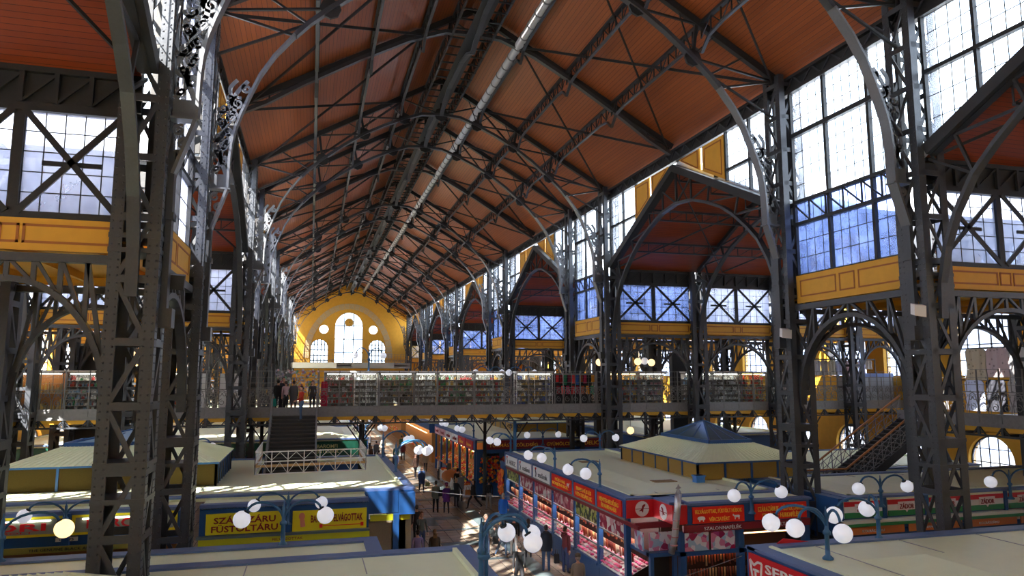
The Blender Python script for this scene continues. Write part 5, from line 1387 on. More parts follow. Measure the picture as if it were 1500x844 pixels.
# ---- right foreground block
fg = roof_block('near right stall block with red pork butcher sign and cream roof', 10.25, 33.5, 2.0, 15.45, RZ, inner=1.2, rise=.28)
mb = MB(); mb.box(10.22, 10.34, 2.0, 15.5, 0, 3.5); part('stall_front', mb, BLUE, fg, world=True)
s_ = board('sign_board', fg, '-x', 10.16, 9.6, 15.35, 2.6, 3.44, .05, RED)
letter('SERTÉS- ÉS', s_, (10.15, 13.4, 3.25), 2.6, .26, WHITE, '-x', .015); letter('MARHAHÚS', s_, (10.15, 13.45, 2.88), 2.5, .26, WHITE, '-x', .015)
mb = MB()
for a, b_ in (((15.0,3.3),(14.92,2.9)), ((14.92,2.9),(14.75,2.8)), ((14.75,2.8),(14.6,2.95)), ((14.6,2.95),(14.55,3.3)), ((15.0,3.3),(14.85,3.2)), ((14.85,3.2),(14.7,3.3)), ((14.7,3.3),(14.55,3.3)), ((14.88,3.1),(14.66,3.1)), ((14.8,3.1),(14.8,2.9))):
    mb.bar((10.15, a[0]+.28, a[1]), (10.15, b_[0]+.28, b_[1]), .02, .05)
part('crest', mb, WHITE, s_, world=True)
mb = MB(); mb.prism([(11.0,RZ+.05),(11.9,RZ+.05),(11.2,RZ+.16)], (0,15.4,0), (1,0,0), (0,0,1), (0,.04,0)); part('red_board', mb, RED, fg, world=True)
# ---- left block 1 (yellow signs), front y = 25.5
lb_ = roof_block('left stall block with yellow smoked meat signs and the stair well in its roof', -17.5, 3.75, 26.6, 38.0, RZ, holes=((-2.05, 2.4, 32.3, 37.0), (-1.95,.45,37.0,38.01)))
mb = MB(); mb.box(-3.25, 2.0, 25.5, 26.6, 3.3, 3.42); part('roof', mb, CREAM, lb_, world=True)
mb = MB(); mb.box(-17.5, -3.9, 25.5, 26.6, 3.3, 3.42); part('roof', mb, CREAM, lb_, world=True)
for (a, c) in ((-3.3, 2.05), (-17.5, -3.85)):
    mb = MB(); mb.box(a, c, 25.42, 25.75, 3.34, 3.46); part('edge_flashing', mb, BLUEF, lb_, world=True)
    mb = MB(); mb.box(a, c, 25.5, 25.62, 2.3, 3.36); part('fascia', mb, BLUE, lb_, world=True)
mb = MB(); mb.box(2.0, 3.75, 26.5, 26.62, 2.72, 3.5); mb.box(3.66, 3.78, 26.6, 38, 2.72, 3.5); mb.box(3.2,3.3,26.42,26.5,2.72,3.5); mb.box(3.2, 3.75, 26.1, 26.5, 2.72, 3.46); part('corner_fascia', mb, BLUE, lb_, world=True)
mb = MB(); mb.box(3.0, 3.7, 26.7, 26.8, 0, 2.72); mb.box(2.0, 3.5, 26.7, 26.75, 0, 2.5); part('wall_panel', mb, plain('stippled_panel', (.4,.33,.22), .7, 0, .2, 20, .2), lb_, world=True)
post(lb_, 3.1, 26.3, 0, 2.72, .1)
s1 = board('sign_board', lb_, '-y', 25.44, -3.1, -.72, 2.5, 3.16, .06, YSIGN); letter('SZÁRAZÁRU\nFÜSTÖLTÁRU', s1, (-1.9, 25.43, 2.83), 2.05, .52, MAROON, '-y', .02)
s2 = board('sign_board', lb_, '-y', 25.44, -.42, 2.0, 2.47, 3.13, .06, YSIGN); letter('BAROMFI FELVÁGOTTAK', s2, (1.02, 25.43, 2.88), 1.7, .3, MAROON, '-y', .02)
mb = MB(); mb.box(.55, 1.85, 25.42, 25.44, 2.6, 2.62); mb.box(.45, .55, 25.42, 25.44, 2.55, 2.67); mb.box(1.8, 1.9, 25.42, 25.44, 2.55, 2.67); part('ribbon_mark', mb, REDB, s2, world=True)
mb = MB(); pk_ = plain('pink_print', (.8,.3,.2), .5)
mb.prism([(-.12+.1*math.cos(k*pi/6), 2.95+.12*math.sin(k*pi/6)) for k in range(12)], (0,25.44,0), (1,0,0), (0,0,1), (0,-.012,0)); mb.prism([(-.16,2.6),(0,2.62),(-.04,2.85),(-.18,2.85)], (0,25.44,0), (1,0,0), (0,0,1), (0,-.012,0)); part('butcher_print', mb, pk_, s2, world=True)
mb = MB(); mb.box(-3.35, 2.1, 25.25, 25.5, 2.4, 2.47); part('awning_edge', mb, plain('dull_slate_edge', (.12,.17,.18), .5), lb_, world=True)
l1 = board('lower_fascia', lb_, '-y', 25.3, -3.28, 2.1, 2.2, 2.4, .05, LIME); letter('FELVÁGOTTAK', l1, (-.55, 25.29, 2.3), .95, .1, MAROON)
l2 = board('awning_strip', lb_, '-y', 25.4, -.2, 2.0, 2.02, 2.18, .04, plain('olive_gold_strip', (.3,.28,.05), .5)); letter('THE GENUINE BLACK AND GOLD', l2, (.9, 25.39, 2.1), 1.6, .07, BLACK)
mb = MB(); mb.box(2.2, 3.6, 26.3, 26.45, 2.5, 2.7); part('lower_fascia', mb, LIME, lb_, world=True)
post(lb_, -3.2, 25.6, 0, 3.3, .08); post(lb_, 2.0, 25.6, 0, 3.3, .08); post(lb_, -.57, 25.5, 2.4, 3.4, .1)
mb = MB(); mb.box(-3.2, 2.0, 26.0, 26.05, 0, 2.3); part('stall_front', mb, plain('warm_brown_interior', (.3,.12,.03), .6), lb_, world=True)
for k, (xa, xb, tx) in enumerate(((-10.2,-7.2,'DÓRI'), (-6.93,-3.95,'BAROMFI'))):
    fr2 = board('sign_frame', lb_, '-y', 25.42, xa, xb, 2.74, 3.34, .06, YSIGN)
    s_ = board('sign_board', lb_, '-y', 25.405, xa+.1, xb-.1, 2.82, 3.26, .02, plain('grey_green_sign', (.34,.37,.3), .25)); letter(tx, s_, ((xa+xb)/2, 25.395, 3.06), (xb-xa)*.72, .28, RED, '-y', .02); letter('HÚSBOLT' if k else 'SAJTBOLT', s_, ((xa+xb)/2, 25.395, 2.87), (xb-xa)*.5, .07, RED)
    mb = MB(); mb.box(xa+.3, xb-.3, 25.36, 25.4, 3.2, 3.235); part('sign_lamp', mb, glow('sign_strip_light', (1,1,.85), 4), s_, world=True)
post(lb_, -7.06, 25.42, 2.3, 3.4, .1)
s_ = board('small_plate', lb_, '-y', 25.45, -7.35, -6.75, 2.56, 2.68, .04, WHITE); letter('C-WS', s_, (-7.05, 25.44, 2.62), .4, .08, BLACK)
s_ = board('awning_strip', lb_, '-y', 25.3, -8.9, -5.0, 2.28, 2.46, .04, plain('olive_gold_strip', (.3,.28,.05), .5)); letter('THE GENUINE BLACK AND GOLD', s_, (-6.9, 25.29, 2.37), 2.2, .08, BLACK)
mb = MB(); mb.box(-17.4, -4, 25.9, 25.95, 0, 2.3); part('stall_front', mb, plain('warm_brown_interior', (.3,.12,.03), .6), lb_, world=True)
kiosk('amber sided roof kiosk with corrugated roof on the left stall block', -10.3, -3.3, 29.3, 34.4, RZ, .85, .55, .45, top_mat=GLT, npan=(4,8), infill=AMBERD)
# ---- left foreground block
fl_ = roof_block('near left stall block with wide cream roof at the bottom of the view', -17.5, 3.75, 2.0, 17.3, RZ, inner=1.2, rise=.2)
mb = MB(); mb.box(-17.5, 1.7, 17.3, 18.9, RZ-.14, RZ-.03); part('rear_roof', mb, CREAM, fl_, world=True)
mb = MB(); mb.box(-17.5, 1.76, 18.55, 18.96, RZ-.02, RZ+.03); mb.box(1.4, 1.76, 17.36, 18.55, RZ-.02, RZ+.03); part('edge_flashing', mb, BLUEF, fl_, world=True)
mb = MB(); mb.box(-17.5, 1.7, 18.8, 18.88, 0, 3.38); mb.box(1.62, 1.7, 17.3, 18.8, 0, 3.38); mb.box(3.64, 3.72, 2, 17.2, 0, 3.4); part('stall_front', mb, BLUE, fl_, world=True)
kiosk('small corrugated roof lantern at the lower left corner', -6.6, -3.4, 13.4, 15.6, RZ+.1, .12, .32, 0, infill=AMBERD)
# ---- second row of blocks beyond the bridge
r2 = roof_block('produce stall row on the right beyond the bridge with red and white signs', 10.25, 19.0, 44.9, 60.2, RZ, inner=.8)
mb = MB(); mb.box(10.2, 10.32, 44.85, 60.2, 2.85, 3.5); part('fascia', mb, BLUE, r2, world=True)
for k, (ya, yb, ty) in enumerate(((45.4,47.6,1),(47.8,50.1,1),(50.3,52.5,0),(52.7,55.0,0),(55.2,57.4,2),(57.6,59.9,2))):
    s_ = board('sign_board', r2, '-x', 10.15, ya, yb, 2.9, 3.44, .05, (WHITE, RED, plain('pink_white_sign', (.7,.4,.42), .5))[ty]); letter(('szalámi','Élelmiszer','bolt')[ty] if k != 1 else 'Fűszer', s_, (10.14, (ya+yb)/2, 3.17), 1.4, .26, GOLD if ty == 1 else MAROON, '-x', .01)
s_ = board('sign_board', r2, '-y', 44.78, 10.7, 16.8, 2.95, 3.5, .06, DRED); letter('TORMÁS', s_, (11.75, 44.77, 3.22), 1.3, .26, GOLD, '-y', .01); letter('ZÖLDSÉG', s_, (13.6, 44.77, 3.22), 1.5, .26, GOLD, '-y', .01); letter('GYÜMÖLCS', s_, (15.75, 44.77, 3.22), 1.6, .26, GOLD, '-y', .01)
s_ = board('sign_board', r2, '-y', 44.78, 17.4, 18.9, 2.95, 3.5, .06, DRED); letter('DELIC', s_, (18.1, 44.77, 3.22), 1.0, .26, GOLD, '-y', .01)
mb = MB(); mb.box(10.3, 19, 44.95, 45.05, 0, 2.95); part('stall_front', mb, BLUE, r2, world=True)
FRM = [plain('fruit_%d' % i, c, .5) for i, c in enumerate([(.75,.2,.02),(.6,.02,.02),(.8,.5,.04),(.25,.4,.05),(.7,.08,.03),(.75,.7,.5)])]
def fruit(x0, x1, y0, y1, z, rnd, slope=0):
    mb = MB(); x = x0
    while x < x1:
        y = y0
        while y < y1:
            mb.ball((x+rnd.uniform(-.03,.03), y+rnd.uniform(-.03,.03), z+(x-x0)*slope+rnd.uniform(0,.05)), .075, 6, 4, rnd.randrange(6)); y += .16
        x += .16
    return mb
WARML = glow('warm_stall_lamp', (1,.6,.25), 9)
WARMI = plain('warm_ochre_interior', (.55,.25,.06), .6)
mb = MB(); mb.box(11.6, 11.65, 45, 60, 0, 3.1); part('back_wall', mb, WARMI, r2, world=True)
mb = MB(); mb.box(10.35, 11.5, 45, 60, 0, .8); part('counter_base', mb, BLUE, r2, world=True)
for y in (45.3, 47.7, 50.2, 52.6, 55.1, 57.5, 60): post(r2, 10.3, y, 0, 2.9, .07)
mf = MB(); rq = random.Random(12)
for k in range(170): mf.ball((rq.uniform(10.5,12.3), 44.9-rq.uniform(0,.12), rq.uniform(.9,2.5)), .08, 6, 4, rq.choice([0,0,2,4,1]))
part('orange_display', mf, FRM, r2, world=True, stuff=True)
mw = MB()
for k in range(4):
    for q in range(4): mw.box(10.7+k*.28, 10.92+k*.28, 44.8, 44.84, 2.55-q*.0+.0*k-.22*(q % 2), 2.7-.22*(q % 2))
part('price_cards', mw, WHITE, r2, world=True)
part('fruit_piles', fruit(10.3, 11.5, 45.3, 59.8, .85, random.Random(3), .35), FRM, r2, world=True, stuff=True)
mb = MB()
for y in range(46, 60, 1): mb.box(10.6, 10.7, y, y+.5, 2.6, 2.64)
part('light_strip', mb, WARML, r2, world=True)
mb = MB(); rnd = random.Random(8)
for k in range(70):
    y = 45.2+k*.21; mb.tube([(10.45+rnd.uniform(0,.3), y, 2.75), (10.5, y, 2.75-rnd.uniform(.3,.8))], .045, 5, rnd.randrange(6))
part('hanging_strings', mb, FRM, r2, world=True, stuff=True)
kiosk('amber sided roof kiosk beyond the bridge on the right', 13.9, 18.4, 48.2, 55.5, RZ, .8, .5, 0, npan=(3,5))
far = [(10.25, 19.0, 63.5, 82), (10.25, 19.0, 86, 105), (10.25,19.0,109,128), (-17.5,3.75,48.2,60.4), (-17.5,3.75,64,82), (-17.5,3.75,86,105), (-17.5,3.75,109,128), (22,33.5,45,60), (22,33.5,64,82)]
for k, (x0, x1, y0, y1) in enumerate(far):
    t = roof_block('distant stall block with cream roof %s the aisle, %s row beyond the bridge' % ('right of' if x0 > 5 else 'left of', ORD[1 + (k if k < 3 else (k-4 if k < 7 else k))] if k != 3 else 'first'), x0, x1, y0, y1, RZ, inner=.8)
    mb = MB(); mb.box(x0+.05, x1-.05, y0, y0+.1, 2.6, 3.42); part('fascia', mb, (DGREEN if k == 3 else BLUE), t, world=True)
    mb = MB(); mb.box(x0+.3, x1-.3, y0+.2, y1-.2, 0, 2.9); part('stall_front', mb, WARMI if k < 3 else BLUE, t, world=True)
    xs_ = x0 if x0 > 5 else x1; mb = MB(); mb.box(*sorted((xs_, xs_+(.08 if x0 > 5 else -.08))), y0, y1, 2.85, 3.45); part('side_fascia', mb, BLUE, t, world=True)
    if k < 3:
        mb = MB(); mb.box(x0-.05, x0, y0+1, y1-1, 2.5, 2.54); part('light_strip', mb, WARML, t, world=True)
        part('fruit_piles', fruit(x0-.4, x0+.3, y0+1, min(y1, y0+9), 1.0, random.Random(k), .3), FRM, t, world=True, stuff=True)
    if k == 3:
        s_ = board('sign_board', t, '-y', y0-.05, -2.6, 3.5, 2.3, 3.4, .06, DGREEN); letter('BAROMFI\nHENTESBOLT', s_, (1.2, y0-.06, 2.95), 1.9, .55, plain('pale_yellow_letters', (.75,.75,.35), .5), '-y', .01)
t = None
s_ = solo('red_shop_sign', MB().box(-10.0, -7.2, 38.9, 38.96, 2.55, 3.0), DRED, 'grey red shop sign under the left part of the bridge', 'sign'); letter('BAROMFI SZAKÜZLET', s_, (-8.6, 38.89, 2.78), 2.3, .22, REDB)
# stand roofs on the far gallery
for k, (x0, x1, lb) in enumerate(((-3, 4.2, 'white awning of the far gallery stand left of the great window'), (6.8, 14, 'grey awning of the far gallery stand right of the great window'))):
    mb = MB(); mb.prism([(0,0),(3,0),(3,.15),(0,.9)], (x0, 126, 9.0), (0,1,0), (0,0,1), (x1-x0,0,0)); mb.box(x0+.1, x0+.2, 128.6, 128.7, 9.5-.1, 9.95); mb.box(x1-.2, x1-.1, 128.6, 128.7, 9.4, 9.95); solo('awning', mb, WHITE if k == 0 else GREYR, lb, 'awning')
# ================================================================== globe lamps
def lamp(label, x, y, z, arms, h=.95, lit=(), group='globe lamps on the stall roofs', gr=.205):
    t = thing('globe_lamp', label, 'lamp', (x, y, z), 0, group)
    mb = MB(); mb.lathe([(.12,0),(.12,.04),(.055,.1),(.05,h*.5),(.085,h*.52),(.085,h*.58),(.045,h*.62),(.04,h*.95),(.02,h),(.012,h+.1)], n=10); part('post', mb, LAMPB, t)
    for k, (dx, dy) in enumerate(arms):
        L = math.hypot(dx, dy); pts = []
        for q in range(11):
            a = q/10; s = L*(1-math.cos(pi*a*.93))/2*1.02; zz = h*.6 + (h*.5)*math.sin(pi*a*.82)
            pts.append((dx/L*s, dy/L*s, zz))
        mb = MB(); mb.tube(pts, .032, 7); part('arm', mb, LAMPB, t)
        e = Vector(pts[-1]); g_ = e + Vector((dx/L*.1, dy/L*.1, -gr*.8)); d = (g_ - e).normalized()
        mb = MB(); mb.tube([e - d*.03, e + d*.06], .075, 8); part('globe_holder', mb, IRON_D, t)
        mb = MB(); mb.ball(g_, gr, 20, 14); part('globe', mb, GLOBEL if k in lit else GLOBE, t)
    return t
lamp('two globe lamp in front of the yellow smoked meat signs', -.57, 25.2, 2.75, ((-.95,0),(.95,0)))
lamp('two globe lamp at the far left between the grey shop signs', -7.05, 25.2, 2.75, ((-1.0,0),(1.0,0)))
lamp('low two globe lamp on the near left roof edge below the yellow signs', -.52, 18.7, RZ, ((-.85,0),(.88,0)))
lamp('two globe lamp on the near left roof edge with its right globe lit', -6.45, 18.7, RZ, ((-1.0,0),(1.1,0)), lit=(1,))
lamp('large blue lamp at the bottom centre with three globes over the aisle', 3.34, 14.1, RZ, ((.55,.38),(.8,-.5),(.98,.15)), h=1.2, gr=.185)
lp_ = bpy.context.scene.objects.get('globe_lamp.004') or COL.objects[-1]
mb = MB(); mb.tube([(.11,.02,0),(.11,.02,1.05)], .042, 8); mb.lathe([(.12,.52),(.13,.56),(.12,.62)], (.05,0,0), 12); mb.lathe([(.05,0),(.05,1.0)], (0,0,0), 8); part('twin_post', mb, LAMPB, lp_)
lamp('blue roof lamp beside the blue corner fascia with three globes over the aisle', 3.6, 31.0, RZ, ((.95,.5),(1.2,0),(1.4,.6)), h=1.2)
lamp('pale blue roof lamp nearer the bridge with two brightly shining globes', 3.6, 36.6, RZ, ((1.1,.1),(1.35,.5)), h=1.2, lit=())
lamp('two globe lamp above the first red butcher sign', 10.3, 29.75, RZ, ((-.95,.45),(-.75,-.65)))
lamp('two globe lamp above the second red butcher sign', 10.3, 24.75, RZ, ((-.95,.45),(-.75,-.65)))
lamp('two globe lamp above the white signs beside the blue bridge column', 10.4, 37.2, RZ, ((-.95,.35),(-.8,-.5)))
lamp('two globe lamp between the two red and gold front signs', 13.92, 20.75, RZ-.35, ((-.75,-.3),(.95,-.1)))
lamp('near right lamp with three globes at the corner of the red pork sign', 11.3, 14.0, RZ, ((-.95,.5),(-.8,-.1),(-.25,-.75)), h=1.05, gr=.2)
lamp('two globe lamp on the rear edge of the near right roof', 13.9, 15.3, RZ, ((-1.2,.0),(.1,.4)))
lamp('two globe lamp on the first tricolour sign', 18.9, 20.6, RZ-.35, ((-.9,-.1),(.9,-.1)))
lamp('two globe lamp on the tricolour signs right of the large lattice column', 24.6, 20.6, RZ-.35, ((-.9,-.1),(.9,-.1)), lit=())
lamp('two globe lamp at the right edge of the near right roof', 20.2, 15.3, RZ, ((-.9,-.1),(-.1,.3)), lit=(0,))
lamp('two globe lamp on the produce row beyond the bridge, first of the row', 10.4, 46.2, RZ, ((-.9,.4),(-.8,-.5)))
lamp('two globe lamp on the produce row beyond the bridge, second of the row', 10.4, 52.0, RZ, ((-.9,.4),(-.8,-.5)))
lamp('pair of grey globes before the dark red greengrocer sign', 14.6, 44.5, RZ-.35, ((-.95,0),(.95,0)))
lamp('pair of globes on the rear edge of the butcher roof', 15.6, 37.4, RZ, ((-.85,0),(.85,0)))
lamp('tall lamp in front of the end wall windows with two globes', 3.4, 44.4, 7.88, ((-.75,0),(.75,0)), h=1.3)
lamp('lamp with two globes above the bridge left of the tower gallery', 11.0, 44.4, 7.2, ((-.8,0),(.7,0)), h=.9)
lamp('lamp with two globes above the bridge, right of its twin', 13.2, 44.4, 7.2, ((-.8,0),(.7,0)), h=.9)
lamp('two globe lamp on the left stall roof under the bridge', -5.5, 38.1, RZ, ((-.9,-.2),(.9,-.2)))
lamp('two globe lamp at the left aisle side beyond the bridge', 3.6, 48.4, RZ, ((.9,.3),(1.1,-.3)))
lamp('two globe lamp farther down the left side beyond the bridge', 3.6, 56.4, RZ, ((.9,.3),(1.1,-.3)))
lamp('two white globes above the linens on the right gallery', 34.9, 40.72, 8.76, ((-.8,0),(.8,0)), h=.6)
for k, (x, y, z) in enumerate(((21.0,43.6,8.55),(21.6,43.8,8.6),(22.0,43.6,8.5),(18.2,43.5,8.5),(25.6,43.6,8.5),(19.4,44,4.0),(20.6,44.1,4.0),(26.5,44,4.0),(-11.2,43.6,8.6),(-9.4,43.6,8.7),(-7.9,43.6,8.6))):
    t = thing('pendant_globe', 'warm lit pendant globe under the %s gallery ceiling, %s of the scattered ones' % ('left' if x < 0 else 'right', ORD[k]), 'lamp', (x, y, z)); mb = MB(); mb.ball((0,0,0), .24, 14, 10); part('globe', mb, GLOBEL if k % 3 != 1 else GLOBE, t)
    mb = MB(); top = 10.4 if z > 6 else 5.52; mb.tube([(0,0,.22),(0,0,top-z)], .012, 5); part('rod', mb, IRON_D, t)
# hanging wires across the aisle
for (p, q, lb) in (((3.7,26.6,3.5),(10.2,26.0,3.3),'thin wire strung over the aisle beside the blue corner'), ((10.15,15.6,3.3),(3.7,15.4,2.6),'thin wire strung over the near aisle')):
    mb = MB(); P_ = [Vector(p).lerp(Vector(q), k/10) - Vector((0,0,.25*math.sin(pi*k/10))) for k in range(11)]; mb.tube(P_, .008, 4); solo('wire', mb, RAILM, lb, 'wire')
# floodlights on the columns
for (x, y, z, lb) in ((16.35, 21.9, 9.1, 'small white floodlight on the right lattice column by the yellow panel'), (16.2, 15.9, 9.4, 'small grey floodlight on the nearest right lattice column'), (-2.9, 16.6, 9.6, 'dark floodlight bracketed to the nearest left lattice column')):
    t = thing('floodlight', lb, 'lamp', (x, y, z)); mb = MB(); mb.prism([(-.2,-.14),(.2,-.18),(.22,.14),(-.18,.16)], (0,-.1,0), (1,0,0), (0,0,1), (0,.14,.05)); part('housing', mb, WHITE if x > 0 else IRON_D, t); mb = MB(); mb.bar((0,0,0), (.1,.1,-.25), .03); part('bracket', mb, IRON_D, t)
# ================================================================== people
SKIN = plain('skin', (.55,.3,.2), .55); SKINM = [SKIN, plain('skin_fair', (.65,.4,.3), .55)]
EYE = plain('eye_dark', (.03,.02,.02), .3); LIP = plain('lips', (.4,.1,.09), .5); SHOE = plain('shoe_leather', (.02,.017,.015), .4)
_cl = {}
def cloth(c):
    k = tuple(round(x, 3) for x in c)
    if k not in _cl: _cl[k] = plain('cloth_%d' % len(_cl), c, .85, 0, .2, 40, .15)
    return _cl[k]
def person(label, x, y, z=0, face=0, h=1.72, top=(.05,.05,.06), legs=(.03,.03,.04), hair=(.03,.02,.015), coat=None, walk=.0, larm=(0,0), rarm=(0,0), bare=False, hat=None, lean=0, skin=0, cat='person', shoes=None, hood=None, long_hair=False):
    """arms: (swing forward of upper arm, elbow bend) in radians; face: 0 looks to -y (towards the viewer), pi looks away"""
    s = h/1.72; t = thing('person', label, cat, (x, y, z), face)
    V = []; E = []; Rr = []; seg = []
    def v(p, r): V.append(Vector(p)); Rr.append(r if isinstance(r, tuple) else (r, r)); return len(V)-1
    def e(a, b_, m_): E.append((a, b_)); seg.append(m_)
    pel = v((0,0,.96), (.14,.1)); ab = v((0,-.005,1.13), (.13,.1)); che = v((0,0,1.32), (.155,.11)); nk = v((0,.0,1.46), (.06,.06)); n2 = v((0,-.01,1.54), (.05,.05))
    e(pel, ab, 0); e(ab, che, 0); e(che, nk, 0); e(nk, n2, 2)
    hands = []
    for sx, (sw, eb) in ((-1, larm), (1, rarm)):
        sh = v((sx*.175,.0,1.41), (.062,.062)); e(che, sh, 0); up_ = .29; fo = .25
        a = sw; p = Vector((sx*.175,0,1.41)); d = Vector((sx*.12, -math.sin(a), -math.cos(a))).normalized(); el = p + d*up_
        d2 = Vector((-sx*.05*eb, -math.sin(a+eb), -math.cos(a+eb))).normalized(); wr_ = el + d2*fo
        m1 = v(p.lerp(el, .5), .052); i1 = v(el, .046); m2 = v(el.lerp(wr_, .5), .042); i2 = v(wr_, .03); e(sh, m1, 0); e(m1, i1, 0); e(i1, m2, 0); e(m2, i2, 0); hands.append((wr_, d2, sx))
    for sx in (-1, 1):
        ph = walk*sx; hp = v((sx*.09,0,.9), (.095,.09)); e(pel, hp, 1)
        kn = Vector((sx*.1, -math.sin(ph)*.42 - .02, .9-.42*math.cos(ph)*.98)); back = max(0, -ph)
        an = Vector((sx*.105, kn.y + math.sin(back*1.4 - ph*.3)*.4, kn.z - .41*math.cos(back*1.2)))
        an.z = max(.08, an.z)
        i0 = v(Vector((sx*.09,0,.9)).lerp(kn, .5), (.08,.08)); i1 = v(kn, .06); i2 = v(kn.lerp(an, .45), .056); i3 = v(an, .042); i4 = v(an + Vector((sx*.01,-.13,-.045)), (.04,.028))
        e(hp, i0, 1); e(i0, i1, 1); e(i1, i2, 1); e(i2, i3, 1); e(i3, i4, 3)
    me = bpy.data.meshes.new('b'); me.from_pydata([tuple(p) for p in V], E, []); o = bpy.data.objects.new('b', me)
    o.modifiers.new('s', 'SKIN'); sk = me.skin_vertices[0].data
    for i, r in enumerate(Rr): sk[i].radius = r
    sk[0].use_root = True
    sb = o.modifiers.new('u', 'SUBSURF'); sb.levels = 1
    m2 = evaluated(o); bpy.data.objects.remove(o)
    mb = MB(); vs = [tuple(q.co) for q in m2.vertices]; mb.v = vs
    for f in m2.polygons:
        c = f.center; best = 9; bm_ = 0
        for (a, b_), k in zip(E, seg):
            pa, pb = V[a], V[b_]; ab_ = pb-pa; u = max(0, min(1, (c-pa).dot(ab_)/ab_.length_squared)); d = (c-(pa+ab_*u)).length
            if d < best: best = d; bm_ = k
        if bm_ == 0 and c.z < 1.0 and abs(c.x) < .14 and c.z < .98: bm_ = 1
        mb.f.append(tuple(f.vertices)); mb.mi.append(bm_); mb.sm.append(True)
    bpy.data.meshes.remove(m2)
    # hands with palm and five fingers
    for wr_, d2, sx in hands:
        side = d2.cross(Vector((1,0,0))).normalized(); nrm = d2.cross(side).normalized()
        mb.tube([wr_, wr_+d2*.05, wr_+d2*.09], [.028,.04,.034], 7, 2)
        for k, ln in enumerate((.06,.072,.068,.055)):
            b_ = wr_ + d2*.085 + side*((k-1.5)*.017); cur = nrm*sx*.02
            mb.tube([b_, b_+d2*ln*.6+cur*.4, b_+d2*ln+cur*1.3], [.0095,.009,.007], 5, 2)
        b_ = wr_ + d2*.03 - side*.032; mb.tube([b_, b_-side*.025+d2*.03, b_-side*.03+d2*.06], [.012,.011,.008], 5, 2)
    # head
    hc = Vector((0,-.02,1.62)); mb.ball(hc, .1, 14, 10, 2, (.78,.95,1.18)); mb.ball(hc+Vector((0,-.02,-.06)), .07, 10, 6, 2, (.85,.9,.8))
    mb.prism([(-.014,-.02),(.014,-.02),(.004,.03),(-.004,.03)], hc+Vector((0,-.085,-.01)), (1,0,0), (0,0,1), (0,-.028,0), 2)
    for sx in (-1, 1):
        mb.ball(hc+Vector((sx*.078,.005,-.01)), .022, 6, 5, 2, (.4,.8,1.2)); mb.ball(hc+Vector((sx*.03,-.085,.015)), .011, 6, 5, 4)
    mb.box(hc.x-.022, hc.x+.022, hc.y-.095, hc.y-.08, hc.z-.062, hc.z-.052, 5)
    sh_ = cloth(shoes) if shoes else SHOE
    if abs(s-1) > 1e-3: mb.v = [tuple(Vector(q)*s) for q in mb.v]
    part('body', mb, [cloth(top), cloth(legs), SKINM[skin % 2], sh_, EYE, LIP], t)
    hm = MB()
    if not bare:
        n0 = 0; hm.ball((0,-.008,1.645), .104, 14, 10, 0, (.82,1.0,1.12))
        hm.v = [(a, max(b_, -.085 + max(0, (1.70-c))*1.3 if c < 1.70 else -.2), max(c, 1.57 if not long_hair else 1.45) if b_ > 0 else max(c, 1.66)) for a, b_, c in hm.v]
        if long_hair: hm.box(-.075, .075, .04, .1, 1.42, 1.6)
        hm.v = [tuple(Vector(q)*s) for q in hm.v]; part('hair', hm, cloth(hair), t)
    if hat:
        m_ = MB(); m_.lathe([(.1,0),(.1,.05),(.085,.1),(.03,.125)], (0,-.01,1.66), 12); m_.v = [tuple(Vector(q)*s) for q in m_.v]; part('cap', m_, cloth(hat), t)
    if hood:
        m_ = MB(); m_.tube([(-.1,.02,1.47),(-.07,.09,1.5),(.07,.09,1.5),(.1,.02,1.47)], .045, 6); m_.v = [tuple(Vector(q)*s) for q in m_.v]; part('hood', m_, cloth(hood), t)
    if coat:
        hem = coat; m_ = MB(); n = 16; rings = [(1.46,.08,.08),(1.42,.17,.1),(1.3,.195,.14),(1.12,.17,.135),(.98,.185,.15),(hem,.215,.185)]
        for zz, rx, ry in rings:
            for k in range(n): m_.v.append((rx*math.cos(2*pi*k/n), ry*math.sin(2*pi*k/n), zz))
        for i in range(len(rings)-1):
            for k in range(n): a = i*n+k; b_ = i*n+(k+1) % n; m_.face((a, b_, b_+n, a+n), 0, True)
        m_.v = [tuple(Vector(q)*s) for q in m_.v]; part('coat', m_, cloth(top), t)
        cl = MB(); cl.box(-.006, .006, -.2, -.135, hem+.02, 1.1); part('coat_seam', cl, BLACK, t)
    return t
def bag(label, x, y, z, c, w_=.3, h=.26, rz=0, straps=True):
    t = thing('bag', label, 'bag', (x, y, z), rz); mb = MB(); mb.prism([(-w_/2,0),(w_/2,0),(w_*.42,h),(-w_*.42,h)], (0,-.06,0), (1,0,0), (0,0,1), (0,.12,0)); part('bag_body', mb, cloth(c), t)
    mb = MB(); mb.tube([(-w_*.25,0,h),(-w_*.2,0,h+.16),(w_*.2,0,h+.16),(w_*.25,0,h)], .012, 5); part('strap', mb, cloth([q*.6 for q in c]), t); return t
person('woman in a dark blue knee length coat walking towards the viewer with a green bag', 7.24, 47.6, face=.1, top=(.03,.06,.16), legs=(.02,.03,.06), hair=(.12,.07,.03), coat=.62, walk=.25, h=1.68, long_hair=True)
bag('olive green handbag carried by the woman in the blue coat', 7.62, 47.55, .42, (.3,.33,.12))
person('man in a grey green jacket walking away with a black shoulder bag', 6.97, 40.5, face=pi, top=(.14,.15,.12), legs=(.015,.015,.02), hair=(.05,.04,.03), coat=.8, walk=.12, h=1.74)
bag('black shoulder bag on the back of the man in the grey green jacket', 7.2, 40.25, .95, (.015,.015,.02), .26, .34)
person('person in a purple coat and hood walking away from the viewer', 7.5, 40.1, face=pi, top=(.1,.02,.2), legs=(.02,.02,.03), hair=(.14,.02,.06), coat=.7, walk=.18, h=1.66, hat=(.12,.02,.1))
